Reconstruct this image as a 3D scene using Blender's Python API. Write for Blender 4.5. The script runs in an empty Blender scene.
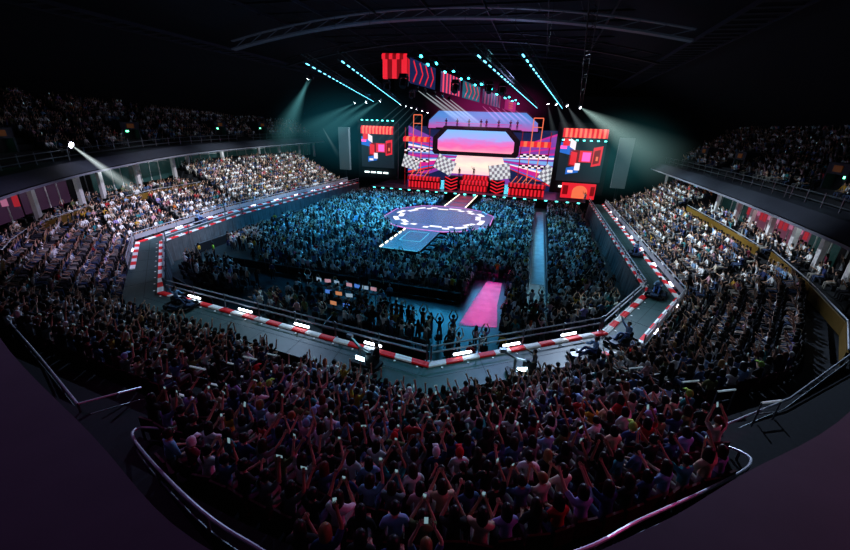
import bpy, bmesh, math, random
import numpy as np
from mathutils import Vector, Matrix
random.seed(7); RNG = np.random.default_rng(7)
SC = bpy.context.scene
COL = SC.collection
PI = math.pi

# ------------------------------------------------------------------ camera
HC = 13.7
A = math.radians(15.5); TH = math.radians(21.5); RO = math.radians(2.0); FPX = 380.0
def arena(v):
    return Vector((v[0]*math.cos(A)-v[1]*math.sin(A), v[0]*math.sin(A)+v[1]*math.cos(A), v[2]))
F_ = Vector((0, math.cos(TH), -math.sin(TH))); U_ = Vector((0, math.sin(TH), math.cos(TH))); R_ = Vector((1, 0, 0))
R2 = R_*math.cos(RO)+U_*math.sin(RO); U2 = U_*math.cos(RO)-R_*math.sin(RO)
CF, CU, CR = arena(F_), arena(U2), arena(R2)
CAMP = Vector((13.05, 0, HC))
cd = bpy.data.cameras.new('camera'); cam = bpy.data.objects.new('camera', cd); COL.objects.link(cam)
cd.sensor_width = 36; cd.lens = FPX/850*36; cd.clip_end = 400; cd.clip_start = .1
cam.matrix_world = Matrix(((CR.x, CU.x, -CF.x, CAMP.x), (CR.y, CU.y, -CF.y, CAMP.y), (CR.z, CU.z, -CF.z, CAMP.z), (0, 0, 0, 1)))
SC.camera = cam
def proj(p):
    w = Vector(p)-CAMP; d = w.dot(CF)
    if d < .3: return (-1e4, -1e4, d)
    return (425+FPX*w.dot(CR)/d, 275-FPX*w.dot(CU)/d, d)

# ------------------------------------------------------------------ materials
MATS = {}
def mat(name, base=(.5, .5, .5), rough=.6, metal=0, emis=None, es=0, var=.15, scale=8, objcol=False, alpha=None, spec=.4):
    if name in MATS: return MATS[name]
    m = bpy.data.materials.new(name); m.use_nodes = True
    nt = m.node_tree; n = nt.nodes; b = n['Principled BSDF']
    b.inputs['Roughness'].default_value = rough; b.inputs['Metallic'].default_value = metal
    b.inputs['Specular IOR Level'].default_value = spec
    tc = n.new('ShaderNodeTexCoord'); nz = n.new('ShaderNodeTexNoise'); nz.inputs['Scale'].default_value = scale
    nt.links.new(tc.outputs['Object'], nz.inputs['Vector'])
    mr = n.new('ShaderNodeMapRange'); mr.inputs[3].default_value = 1-var; mr.inputs[4].default_value = 1+var
    nt.links.new(nz.outputs['Fac'], mr.inputs[0])
    mx = n.new('ShaderNodeVectorMath'); mx.operation = 'SCALE'
    if objcol:
        oi = n.new('ShaderNodeObjectInfo'); nt.links.new(oi.outputs['Color'], mx.inputs[0])
    else:
        mx.inputs[0].default_value = base[:3]
    nt.links.new(mr.outputs[0], mx.inputs['Scale']); nt.links.new(mx.outputs[0], b.inputs['Base Color'])
    if emis:
        b.inputs['Emission Color'].default_value = (*emis, 1); b.inputs['Emission Strength'].default_value = es
    if alpha is not None: b.inputs['Alpha'].default_value = alpha
    MATS[name] = m; return m
def glow(name, col, es):
    if name in MATS: return MATS[name]
    m = mat(name, (.02, .02, .02), .5, emis=col, es=es); return m

M_FLOOR = mat('arena_floor_blue_grey', (.02, .038, .045), .35, var=.3, scale=1.5)
M_TRACK = mat('track_deck_paint', (.036, .078, .08), .45, var=.25, scale=2)
M_SEAM = mat('track_seam', (.02, .035, .04), .6)
M_RED = mat('red_paint_glow', (.75, .03, .04), .5, emis=(.8, .03, .04), es=.12)  # red kerb paint with a faint glow set into it
M_WHITE = mat('white_paint_glow', (.85, .88, .9), .5, emis=(.8, .9, 1), es=.1)  # white paint, likewise given a faint glow
M_STEEL = mat('galvanised_steel', (.2, .23, .25), .4, .7)
M_PIPE = mat('chrome_pipe', (.5, .54, .6), .35, .25)
M_BLK = mat('black_steel', (.02, .022, .025), .5, .3)
M_DARK = mat('dark_paint', (.012, .013, .016), .7)
M_CONC = mat('concrete_terrace', (.022, .025, .03), .85, var=.3)
M_SLAB = mat('ledge_render', (.07, .055, .08), .8, var=.18, scale=1.2)
M_FASC = mat('ledge_fascia', (.06, .068, .09), .75, var=.15, scale=1.2)
M_DRAPE = mat('grey_drape', (.075, .085, .09), .9, var=.35, scale=1.5)
M_COLW = mat('white_column_plaster', (.75, .72, .72), .7)
M_GLASSP = mat('suite_glass_glow', (.05, .11, .11), .15, spec=.7, emis=(.1, .3, .28), es=.05)  # faint glow set into the glass for the lit suites behind
M_YEL = mat('yellow_barrier', (.2, .115, .02), .6)
M_SEATR = mat('maroon_seat_plastic', (.07, .008, .016), .5)
M_SEATB = mat('black_chair_plastic', (.03, .035, .045), .5)
M_ROOF = mat('roof_deck', (.012, .014, .02), .9)
M_RIB = mat('roof_rib_steel', (.02, .022, .032), .6)
M_SKIN = mat('skin', objcol=True, rough=.6, var=.04)
M_CLOTH = mat('cotton_cloth', objcol=True, rough=.85, var=.18, scale=14)
M_HAIR = mat('hair', objcol=True, rough=.45, var=.3, scale=30)
M_EYE = mat('eye_dark', (.02, .015, .01), .2)
M_SHOE = mat('shoe_dark', (.05, .05, .055), .6)
M_TYRE = mat('tyre_rubber', (.012, .012, .012), .8)
M_KART = mat('kart_blue_plastic', (.06, .09, .16), .35)
M_TUBE = glow('white_tube_light', (.86, .9, 1), 9)
M_TEALL = glow('teal_lamp_face', (.05, .8, .9), 9)
M_ICE = glow('ice_blue_led', (.15, .7, .95), 3.2)
M_WARMW = glow('white_lamp_face', (.85, .95, 1), 45)
M_PINKL = glow('magenta_lamp_face', (1, .05, .55), 40)
M_REDL = glow('red_glow', (1, .03, .055), .72)  # glow set into awnings, booths and chevrons; also screen pictures
M_REDD = glow('deep_red_glow', (.7, .01, .02), .28)  # dimmer glow set into awnings, booths and tower posts
M_PINKP = glow('pink_led', (1, .12, .5), 1.2)
M_MAG = glow('magenta_glow', (.75, .03, .35), .75)  # glow for the backdrop picture, also set into the balcony rail
M_PURP = glow('purple_led', (.3, .08, .5), .7)
M_BLUE = glow('blue_led', (.04, .22, .8), .7)
M_SKY = glow('sky_blue_led', (.25, .5, .95), .8)
M_NAVY = glow('navy_glow', (.02, .04, .16), .5)  # glow for the backdrop picture, also set into a banner cloth
M_LITE = glow('white_glow', (1, .85, .9), .9)
M_ORNG = glow('orange_glow', (1, .22, .1), .8)  # glow set into tower posts, awnings and bars; also screen pictures
M_TEALP = glow('teal_glow', (.02, .16, .22), .6)  # glow set into a banner cloth
M_GREENX = glow('green_exit_led', (.15, 1, .5), 5)
M_SCRB = glow('screen_black', (.02, .03, .045), .6)
M_PHONE = glow('phone_screen_light', (.4, .62, .7), .42)
M_MON = glow('monitor_glow', (.35, .5, .65), .6)

# ------------------------------------------------------------------ builders
def tag(o, label=None, cat=None, group=None, kind=None):
    if label: o['label'] = label
    if cat: o['category'] = cat
    if group: o['group'] = group
    if kind: o['kind'] = kind
    return o
def empty(name, loc=(0, 0, 0), rz=0, **k):
    o = bpy.data.objects.new(name, None); COL.objects.link(o); o.location = loc; o.rotation_euler = (0, 0, rz)
    return tag(o, **k)
class MB:
    def __init__(s): s.v = []; s.f = []; s.m = []
    def add(s, vs, fs, mi=0):
        b = len(s.v); s.v += [tuple(v) for v in vs]; s.f += [tuple(b+i for i in f) for f in fs]; s.m += [mi]*len(fs)
    def box(s, c, d, mi=0, rz=0, M=None):
        cx, cy, cz = c; x, y, z = d[0]/2, d[1]/2, d[2]/2
        vs = []
        ca, sa = math.cos(rz), math.sin(rz)
        for a in (-x, x):
            for b in (-y, y):
                for e in (-z, z): vs.append(Vector((cx+a*ca-b*sa, cy+a*sa+b*ca, cz+e)))
        if M: vs = [M @ v for v in vs]
        s.add(vs, [(0, 1, 3, 2), (4, 6, 7, 5), (0, 4, 5, 1), (2, 3, 7, 6), (0, 2, 6, 4), (1, 5, 7, 3)], mi)
    def tube(s, p, q, r, n=6, mi=0, r2=None):
        p, q = Vector(p), Vector(q); d = (q-p)
        if d.length < 1e-6: return
        d.normalize(); a = d.orthogonal().normalized(); b = d.cross(a); r2 = r if r2 is None else r2
        vs = [p+(a*math.cos(t)+b*math.sin(t))*r for t in [2*PI*i/n for i in range(n)]]+[q+(a*math.cos(t)+b*math.sin(t))*r2 for t in [2*PI*i/n for i in range(n)]]
        fs = [(i, (i+1) % n, n+(i+1) % n, n+i) for i in range(n)]+[tuple(range(n))[::-1], tuple(range(n, 2*n))]
        s.add(vs, fs, mi)
    def path(s, pts, r, n=6, mi=0):
        for a, b in zip(pts[:-1], pts[1:]): s.tube(a, b, r, n, mi)
    def bar(s, p, q, w, h, mi=0):           # box beam between two points
        p, q = Vector(p), Vector(q); d = (q-p).normalized(); up = Vector((0, 0, 1))
        if abs(d.z) > .95: up = Vector((1, 0, 0))
        a = d.cross(up).normalized()*w/2; b = a.cross(d).normalized()*h/2
        vs = [p-a-b, p+a-b, p+a+b, p-a+b, q-a-b, q+a-b, q+a+b, q-a+b]
        s.add(vs, [(3, 2, 1, 0), (4, 5, 6, 7), (0, 1, 5, 4), (1, 2, 6, 5), (2, 3, 7, 6), (3, 0, 4, 7)], mi)
    def sphere(s, c, r, mi=0, n=8, sc=(1, 1, 1)):
        vs = []; fs = []
        m = n//2
        for i in range(m+1):
            for j in range(n):
                t = PI*i/m; p = 2*PI*j/n
                vs.append((c[0]+r*sc[0]*math.sin(t)*math.cos(p), c[1]+r*sc[1]*math.sin(t)*math.sin(p), c[2]+r*sc[2]*math.cos(t)))
        for i in range(m):
            for j in range(n): fs.append((i*n+j, (i+1)*n+j, (i+1)*n+(j+1) % n, i*n+(j+1) % n))
        s.add(vs, fs, mi)
    def poly(s, pts, mi=0): s.add(pts, [tuple(range(len(pts)))], mi)
    def prism(s, pts, z0, z1, mi=0, mside=None):   # plan polygon extruded
        n = len(pts); vs = [(p[0], p[1], z0) for p in pts]+[(p[0], p[1], z1) for p in pts]
        s.add(vs, [tuple(range(n, 2*n))], mi); s.add(vs, [tuple(range(n))[::-1]]+[(i, (i+1) % n, n+(i+1) % n, n+i) for i in range(n)], mi if mside is None else mside)
    def build(s, name, mats, parent=None, smooth=False, **k):
        me = bpy.data.meshes.new(name); me.from_pydata(s.v, [], s.f)
        if not isinstance(mats, (list, tuple)): mats = [mats]
        for m in mats: me.materials.append(m)
        if len(mats) > 1: me.polygons.foreach_set('material_index', s.m)
        if smooth: me.shade_smooth()
        me.update()
        o = bpy.data.objects.new(name, me); COL.objects.link(o)
        if parent:
            o.parent = parent
        return tag(o, **k)
def catmull(pts, n=8):
    P = [np.array(p, float) for p in pts]; P = [2*P[0]-P[1]]+P+[2*P[-1]-P[-2]]; out = []
    for i in range(1, len(P)-2):
        for k in range(n):
            t = k/n; a, b, c, d = P[i-1:i+3]
            out.append(.5*((2*b)+(-a+c)*t+(2*a-5*b+4*c-d)*t*t+(-a+3*b-3*c+d)*t**3))
    out.append(P[-2]); return out

# ------------------------------------------------------------------ plan curves
INN = [(-22, 73), (-22.8, 40), (-21.2, 27.5), (-11, 18.5), (8.9, 16.3), (18.1, 23.0), (22.2, 30.8), (22.1, 70)]
def samples(poly, step=1.0, arc=9):
    """(point, outward normal) pairs: straight runs plus fans of normals at the corners (outward = right of travel for this orientation)"""
    P = [np.array(p, float) for p in poly]; out = []; ns = []
    for a, b in zip(P[:-1], P[1:]):
        d = (b-a)/np.linalg.norm(b-a); ns.append(np.array([d[1], -d[0]]))
    for i, (a, b) in enumerate(zip(P[:-1], P[1:])):
        L = np.linalg.norm(b-a); k = max(1, int(L/step))
        for j in range(k+1): out.append((a+(b-a)*j/k, ns[i]))
        if i < len(ns)-1:
            for j in range(1, arc):
                t = j/arc; n = ns[i]*(1-t)+ns[i+1]*t; n /= np.linalg.norm(n); out.append((b, n))
    return out
# orientation: travelling left-far -> near -> right-far, outward is to the right hand
def mitre(poly, d):
    P = [np.array(p, float) for p in poly]; ns = []
    for a, b in zip(P[:-1], P[1:]):
        e = (b-a)/np.linalg.norm(b-a); ns.append(np.array([e[1], -e[0]]))
    out = []
    for i, p in enumerate(P):
        if i == 0: n = ns[0]
        elif i == len(P)-1: n = ns[-1]
        else:
            n = ns[i-1]+ns[i]; n = n/(n@ns[i])
        out.append(p+n*d)
    return out
# check outward sign
_n = samples([(-11, 18.5), (8.9, 16.3)])[0][1]
SGN = 1 if _n[1] < 0 else -1
OUT = mitre(INN, 2.5*SGN)
SAM = [(p, n*SGN) for p, n in samples([tuple(p) for p in OUT], 1.0, 9)]
TZ = 2.2
BASE, SLOPE = 1.3, .47
ROW0, ROWP = .6, .86
def bz(d): return BASE+SLOPE*d
def suite_zone(p):   # balcony in front of the suites: side stands, near half
    return p[1] > 19 and ((p[0] < 0 and p[1] < 44) or (p[0] > 0 and p[1] < 57))
def bzz(d, p): return bz(d) if d < 6.7 or not suite_zone(p) else bz(6.5)-.25+(d-7.4)*.12

# ------------------------------------------------------------------ setting: floor, track
mb = MB(); mb.poly([(-75, -25, 0), (75, -25, 0), (75, 115, 0), (-75, 115, 0)]); mb.build('floor', M_FLOOR, kind='structure', label='dark blue grey arena floor')
def track():
    out = [tuple(p) for p in OUT]; n = len(INN); mb = MB()
    for i in range(n-1):
        a, b, c, d = INN[i], INN[i+1], out[i+1], out[i]
        mb.add([(a[0], a[1], TZ), (b[0], b[1], TZ), (c[0], c[1], TZ), (d[0], d[1], TZ)], [(0, 1, 2, 3)], 0)
        L = math.dist(a, b); k = int(L/2.4)
        for j in range(1, k):
            t = j/k; p = Vector((*a, 0)).lerp(Vector((*b, 0)), t); q = Vector((*d, 0)).lerp(Vector((*c, 0)), t)
            mb.bar((p.x, p.y, TZ+.002), (q.x, q.y, TZ+.002), .035, .006, 1)
        p = Vector((*a, TZ)).lerp(Vector((*d, TZ)), .5); q = Vector((*b, TZ)).lerp(Vector((*c, TZ)), .5); mb.bar(p, q, .035, .006, 1)
        for j in range(k*2):
            t = (j+.5)/(k*2); s = .27
            p = Vector((*a, TZ)).lerp(Vector((*b, TZ)), t); q = Vector((*d, TZ)).lerp(Vector((*c, TZ)), t); r = p.lerp(q, s)
            mb.box((r.x, r.y, TZ+.02), (.1, .1, .03), 2)
    mb.build('track_road', [M_TRACK, M_SEAM, M_WHITE], kind='structure', label='raised dark green track deck circling the floor')
    mb = MB()
    for i in range(n-1):
        c, d = out[i+1], out[i]
        mb.add([(d[0], d[1], TZ), (c[0], c[1], TZ), (c[0], c[1], 0), (d[0], d[1], 0)], [(0, 1, 2, 3)])
    mb.build('wall_outer', M_DARK, kind='structure')
    # drape on the inner face, gently pleated
    mb = MB()
    for i in range(n-1):
        a, b = Vector((*INN[i], 0)), Vector((*INN[i+1], 0)); d = (b-a).normalized(); nn = Vector((d.y, -d.x, 0))*-SGN
        L = (b-a).length; k = int(L/.35); pts = []
        for j in range(k+1):
            o = .05+.16*abs(math.sin(j*.9)) + .25*max(0, math.sin(j*.31+i)); p = a+d*(L*j/k)
            pts.append((p+nn*.02, p+nn*o))
        vs = [(p.x, p.y, TZ-.02) for p, q in pts]+[(q.x, q.y, 0.02) for p, q in pts]
        mb.add(vs, [(j, j+1, k+2+j, k+1+j) for j in range(k)])
    mb.build('wall_drape', M_DRAPE, kind='structure', label='grey pleated drape hung down the inner side of the track')
track()
def kerb(poly, off, w, name):
    a = mitre(poly, off); b = mitre(poly, off+w); mb = MB(); t0 = 0
    for i in range(len(poly)-1):
        L = math.dist(a[i], a[i+1]); k = max(1, round(L/.95))
        for j in range(k):
            P = [a[i]+(a[i+1]-a[i])*j/k, a[i]+(a[i+1]-a[i])*(j+1)/k, b[i]+(b[i+1]-b[i])*(j+1)/k, b[i]+(b[i+1]-b[i])*j/k]
            mb.prism([tuple(p) for p in P], TZ, TZ+.09, (t0+j) % 2)
        t0 += k
    return mb.build(name, [M_RED, M_WHITE], kind='structure', label='red and white striped kerb blocks along the track')
kerb(INN, .12*SGN, .36*SGN, 'kerb_inner')
# outer kerbs only on the two sides, as in the picture
OUTL = [tuple(p) for p in OUT[:3]]+[tuple(np.array(OUT[2])*.45+np.array(OUT[3])*.55)]
OUTR = [tuple(np.array(OUT[4])*.25+np.array(OUT[5])*.75)]+[tuple(p) for p in OUT[5:]]
kerb(OUTL, -.45*SGN, .34*SGN, 'kerb_left'); kerb(OUTR, -.45*SGN, .34*SGN, 'kerb_right')

RAILLAB = ['steel two-bar guardrail on far left inner edge of track', 'steel two-bar guardrail at the left bend before the far straight', 'steel two-bar guardrail on left bend above doorway in drape',
           'long steel two-bar guardrail on the near inner edge of track', 'steel two-bar guardrail on near right bend of the track', 'short steel two-bar guardrail on the right bend', 'steel two-bar guardrail along right straight of track']
def rails():
    for i in range(len(INN)-1):
        a, b = Vector((*INN[i], TZ)), Vector((*INN[i+1], TZ)); L = (b-a).length; d = (b-a)/L
        a2, b2 = a+d*.12, b-d*.12
        t = empty('guardrail', a2, label=RAILLAB[i], cat='railing', group='guardrails on the inner edge of the track')
        o = a2
        for z in (.55, .92):
            mb = MB(); mb.tube(Vector((0, 0, z)), b2-o+Vector((0, 0, z)), .045, 6); mb.build('rail', M_PIPE, t)
        k = min(20, max(2, int(L/2.6)))
        for j in range(k+1):
            p = (b2-a2)*j/k; mb = MB(); mb.box((p.x, p.y, .5), (.08, .08, 1.0)); mb.box((p.x, p.y, .01), (.22, .22, .02)); mb.build('post', M_STEEL, t)
rails()
for k, (x, y, lab) in enumerate([(-8.1, 18.18, 'leftmost white tube light on near kerb, by the left bend'), (-3.6, 17.68, 'second white tube light from the left bend on near kerb'), (.8, 17.2, 'white tube light on near kerb left of control desks'),
                     (5.6, 16.66, 'white tube light on kerb behind the rider with raised arm'), (10.45, 17.43, 'white tube light right of the kink in near kerb'), (12.9, 19.2, 'white tube light on kerb behind right hand camera cart'), (16.1, 21.53, 'rightmost white tube light, on kerb at right bend')]):
    rz = math.atan2(16.3-18.5, 19.9) if k < 4 else math.atan2(6.7, 9.2)
    t = empty('tube_light', (x, y, TZ+.09), rz, label=lab, cat='light', group='white tube lights on the near kerb')
    mb = MB(); mb.box((0, 0, .03), (1.1, .2, .06)); mb.build('housing', M_BLK, t)
    mb = MB(); mb.tube((-.52, -.02, .11), (.52, -.02, .11), .065, 8); mb.build('tube', M_TUBE, t)

M_MESH = mat('fence_banner_glow', (.3, .32, .36), .6, emis=(.75, .7, .85), es=.04)  # faint glow in the panels stands for white light on them
for side, poly, labs in ((-1, OUTL, ('low pale fence with lamps, outer side of far left straight', 'low pale fence with lamps, outer side of left bend', 'short low pale fence with lamps near left corner')), (1, OUTR, ('short low pale fence at outer right corner', 'low pale fence with lamps, outer side of right bend', 'low pale fence with lamps, outer side of right straight'))):
    for i in range(len(poly)-1):
        a, b = Vector((*poly[i], TZ)), Vector((*poly[i+1], TZ)); L = (b-a).length; d = (b-a)/L
        if L < .8 or (side > 0 and i == 0): continue
        t = empty('track_fence', a, label=labs[i] if i < len(labs) else 'low pale fence segment outside the right bend', cat='fence', group='pale fences on the outer sides of the track')
        mb = MB(); mb.bar(d*.1+Vector((0, 0, .5)), d*(L-.1)+Vector((0, 0, .5)), .03, .45); mb.build('panel', M_MESH, t)
        mb = MB(); mb.tube(d*.1+Vector((0, 0, .95)), d*(L-.1)+Vector((0, 0, .95)), .04); mb.build('rail', M_PIPE, t)
        k = min(24, max(1, int(L/2.4)))
        for j in range(k+1):
            p = d*(.1+(L-.2)*j/k); mb = MB(); mb.tube(p, p+Vector((0, 0, .95)), .035); mb.build('post', M_STEEL, t)
        for j in range(max(0, int(L/5))):
            p = d*(2.5+5*j); mb = MB(); mb.bar(p+Vector((0, 0, .12)), p+d*.9+Vector((0, 0, .12)), .12, .1); mb.build('lamp', glow('fence_lamp', (.8, .8, 1), 4), t)
# ------------------------------------------------------------------ lower bowl terraces
def rowmax(p):   # how far the seating reaches behind the track at this place
    if p[1] < 14.9 or (p[0] > 1 and p[1] < 17.0):
        return 9.0 if p[0] > 1.6 and p[0] < 19 else 6.6
    return 12.4
def in_near(p): return 1.6 < p[0] < 20.5 and p[1] < 16.5
def terr():
    mb = MB(); K = 15
    for k in range(K):
        d0 = 0 if k == 0 else ROW0+ROWP*k-.45; d1 = ROW0+ROWP*(k+1)-.45; z = bz(ROW0+ROWP*k)-.02
        zn = bz(ROW0+ROWP*(k+1))-.02
        v = []
        for p, n in SAM:
            a = p+n*d0; b = p+n*d1; z = bzz(ROW0+ROWP*k, p+n*5)-.02; zn = bzz(ROW0+ROWP*(k+1), p+n*5)-.02; v += [(a[0], a[1], z), (b[0], b[1], z), (b[0], b[1], zn)]
        N = len(SAM)
        fs = []; 
        for i in range(N-1):
            q = SAM[i][0]+SAM[i][1]*d1
            lim = 15 if q[1] > 19 else 12.5
            if d1 > lim: continue
            if (q-np.array([13.05, 0])) @ (q-np.array([13.05, 0])) < 3.2**2: continue
            fs += [(i*3, (i+1)*3, (i+1)*3+1, i*3+1), (i*3+1, (i+1)*3+1, (i+1)*3+2, i*3+2)]
        mb.add(v, fs)
    mb.build('floor_terraces', M_CONC, kind='structure', label='dark concrete seating terraces behind the track')
terr()

# ------------------------------------------------------------------ ring ledge, suites, upper tier
RING = [(-38.5, 95, 9.0), (-36.5, 70, 9.0), (-33.5, 46, 8.9), (-29.8, 30, 8.3), (-23, 18.5, 8.05), (-17, 13.0, 8), (-8, 8.4, 8), (0.2, 5.2, 8), (5.9, 3.5, 8), (9.2, 2.55, 8), (12.2, 2.6, 8), (15.1, 4.5, 8), (17.1, 6.2, 8), (20.4, 9.1, 8),
        (26.2, 15.8, 7.95), (30, 24.5, 7.9), (31.2, 32, 7.8), (31.8, 42, 7.8), (32.2, 55, 7.75), (32.2, 78, 7.75)]
RC = catmull(RING, 6)
RS = []
for i, p in enumerate(RC):
    a = RC[max(0, i-1)]; b = RC[min(len(RC)-1, i+1)]; d = (b-a)[:2]; d /= np.linalg.norm(d); RS.append((p, np.array([d[1], -d[0]])*SGN))
def wslope(p): return 1.2+3.4*max(0, min(1, (14-p[1])/4))
def sweep(name, prof, m, rng=None, **k):
    """prof(i,p) -> list of (out, dz)"""
    mb = MB(); rows = []
    for i, (p, n) in enumerate(RS):
        if rng and not rng(p): rows.append(None); continue
        rows.append([(p[0]+n[0]*o, p[1]+n[1]*o, p[2]+dz) for o, dz in prof(p)])
    for a, b in zip(rows[:-1], rows[1:]):
        if a is None or b is None: continue
        for j in range(len(a)-1): mb.add([a[j], b[j], b[j+1], a[j+1]], [(0, 1, 2, 3)])
    return mb.build(name, m, kind='structure', smooth=False, **k)
NEAR = lambda p: p[1] < 14.5 and p[0] > -19
FARR = lambda p: not (p[1] < 11.5 and -16 < p[0] < 25)
sweep('ledge_wall', lambda p: [(0, 0), (0, .2)], mat('ledge_lip', (.32, .33, .38), .7), label='thin pale front lip of the upper ledge')
sweep('ledge_floor', lambda p: [(0, .28), (wslope(p), 1.1), (wslope(p)+2.2, 1.1)], M_SLAB, NEAR, label='sloped purple grey ledge below the camera')
sweep('ledge_fascia_wall', lambda p: [(0, .28), (wslope(p), 1.1), (wslope(p)+2.2, 1.1)], M_FASC, lambda p: not (p[1] < 13.5 and p[0] > -18), label='grey sloped fascia of the upper ring')
sweep('ceiling_suites', lambda p: [(0, 0), (6, .05)], M_DARK, label='soffit over the suite balcony')
sweep('wall_suites', lambda p: [(6 if p[1] > 13 else 4.6, .05), (6.0 if p[1] > 13 else 4.6, -8)], mat('suite_back_wall', (.10, .12, .11), .8), label='dark wall at the back of the suite balcony')
# seams across the near ledge
mb = MB()
for i in (27, 58, 84):
    if i >= len(RS): continue
    p, n = RS[i]
    w = wslope(p)
    mb.bar((p[0]-n[0]*.01, p[1]-n[1]*.01, p[2]+.30), (p[0]+n[0]*w, p[1]+n[1]*w, p[2]+1.12), .03, .02)
mb.build('trim_seams', M_DARK, kind='structure')

def ring_at(v, side):   # ring sample nearest to depth v on a side
    best = min(RS, key=lambda s: abs(s[0][1]-v)+(0 if (s[0][0] > 5) == (side > 0) else 999)); return best
colL = [18.2, 23.8, 29.0, 31.8, 37, 43.2, 46.1, 54, 64.5, 71.7, 80, 87]; colR = [27, 30.5, 34.2, 38, 42.1, 46, 49.6, 55, 60.7, 65.5, 71, 77]
nw = 0
for side, vs in ((-1, colL), (1, colR)):
    prev = None
    for k, v in enumerate(vs):
        # interpolate along ring polyline
        seg = [s for s in RS if (s[0][0] > 5) == (side > 0)]
        seg.sort(key=lambda s: s[0][1])
        for a, b in zip(seg[:-1], seg[1:]):
            if a[0][1] <= v <= b[0][1]:
                t = (v-a[0][1])/(b[0][1]-a[0][1]); p = a[0]*(1-t)+b[0]*t; n = a[1]*(1-t)+b[1]*t; break
        q = p[:2]+n*2.6; ang = math.atan2(n[1], n[0])
        mb = MB(); mb.box((q[0], q[1], p[2]-1.7), (.34, .5, 3.4), rz=ang); mb.build('pillar', M_COLW, kind='structure', label='white pillar under the upper ring')
        if prev is not None:
            # mullioned glass front between this pillar and the last, half of them tinted by what is lit inside
            q0, q1 = np.array(prev[0]), q; L = np.linalg.norm(q1-q0); dd = (q1-q0)/L; zt = min(prev[1], p[2])-.05
            nn = n*1.0
            nw += 1
            tint = random.choice([M_GLASSP, M_GLASSP, M_GLASSP, M_DARK])
            if side > 0 and 40 < v < 50: tint = glow('suite_pink_glow', (.7, .25, .42), .16)
            if side < 0 and v < 30: tint = glow('suite_violet_glow', (.3, .12, .3), .1)
            mb = MB(); a = q0+nn; b = q1+nn
            mb.add([(a[0], a[1], zt-2.9), (b[0], b[1], zt-2.9), (b[0], b[1], zt), (a[0], a[1], zt)], [(0, 1, 2, 3)], 0)
            for j in range(1, 4):
                c = a+(b-a)*j/4; mb.bar((c[0]-n[0]*.05, c[1]-n[1]*.05, zt-2.9), (c[0]-n[0]*.05, c[1]-n[1]*.05, zt), .08, .08, 1)
            mb.bar((a[0]-n[0]*.05, a[1]-n[1]*.05, zt-.5), (b[0]-n[0]*.05, b[1]-n[1]*.05, zt-.5), .08, .08, 1)
            if side > 0 and 40 < v < 50 or side < 0 and 20 < v < 26:   # lit pictures on the suite walls
                for j in range(5):
                    c = a+(b-a)*(j+.5)/5; mb.bar((c[0]-n[0]*.1, c[1]-n[1]*.1, zt-1.9+.3*(j % 2)), (c[0]-n[0]*.1, c[1]-n[1]*.1, zt-.8), .5, .04, 2+(j % 2))
            mb.build('window_%d' % nw, [tint, M_COLW, glow('suite_red', (.8, .05, .08), .35), glow('suite_pink', (.8, .3, .5), .4)], kind='structure', label='suite window wall between white pillars')
        prev = (q, p[2])

# yellow barrier behind the side stands
def barrier(name, pts, lab, m=M_YEL):
    t = empty(name, pts[0], label=lab, cat='barrier', group='yellow barriers in front of the suites')
    o = Vector(pts[0]); mb = MB()
    for a, b in zip(pts[:-1], pts[1:]):
        a, b = Vector(a)-o, Vector(b)-o; mb.bar(a-Vector((0, 0, .45)), b-Vector((0, 0, .45)), .08, .75)
    mb.build('panel', m, t); mb = MB()
    mb.path([Vector(p)-o+Vector((0, 0, .08)) for p in pts], .04); mb.build('handrail', M_PIPE, t)
barrier('barrier', [(-15.5, 12.6, 5.1), (-19.8, 15, 5.1), (-22.3, 16.9, 5.1), (-25.9, 20.4, 5.1), (-29.7, 27.3, 5.1)], 'yellow barrier with handrail, near part behind the left stand')
barrier('barrier', [(-30.2, 28.6, 5.05), (-32.0, 36.1, 5.2), (-32.2, 43.5, 5.2)], 'yellow barrier behind the far part of left stand')
barrier('barrier', [(32.0, 56, 5.25), (31.9, 42.7, 5.2), (31.6, 37, 5.2)], 'yellow barrier behind the far part of right stand')
barrier('barrier', [(31.8, 35.5, 5.3), (30.6, 28.6, 5.2), (28.8, 22, 5.3), (26.8, 18.5, 5.3)], 'yellow barrier behind near part of the right stand')

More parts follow.
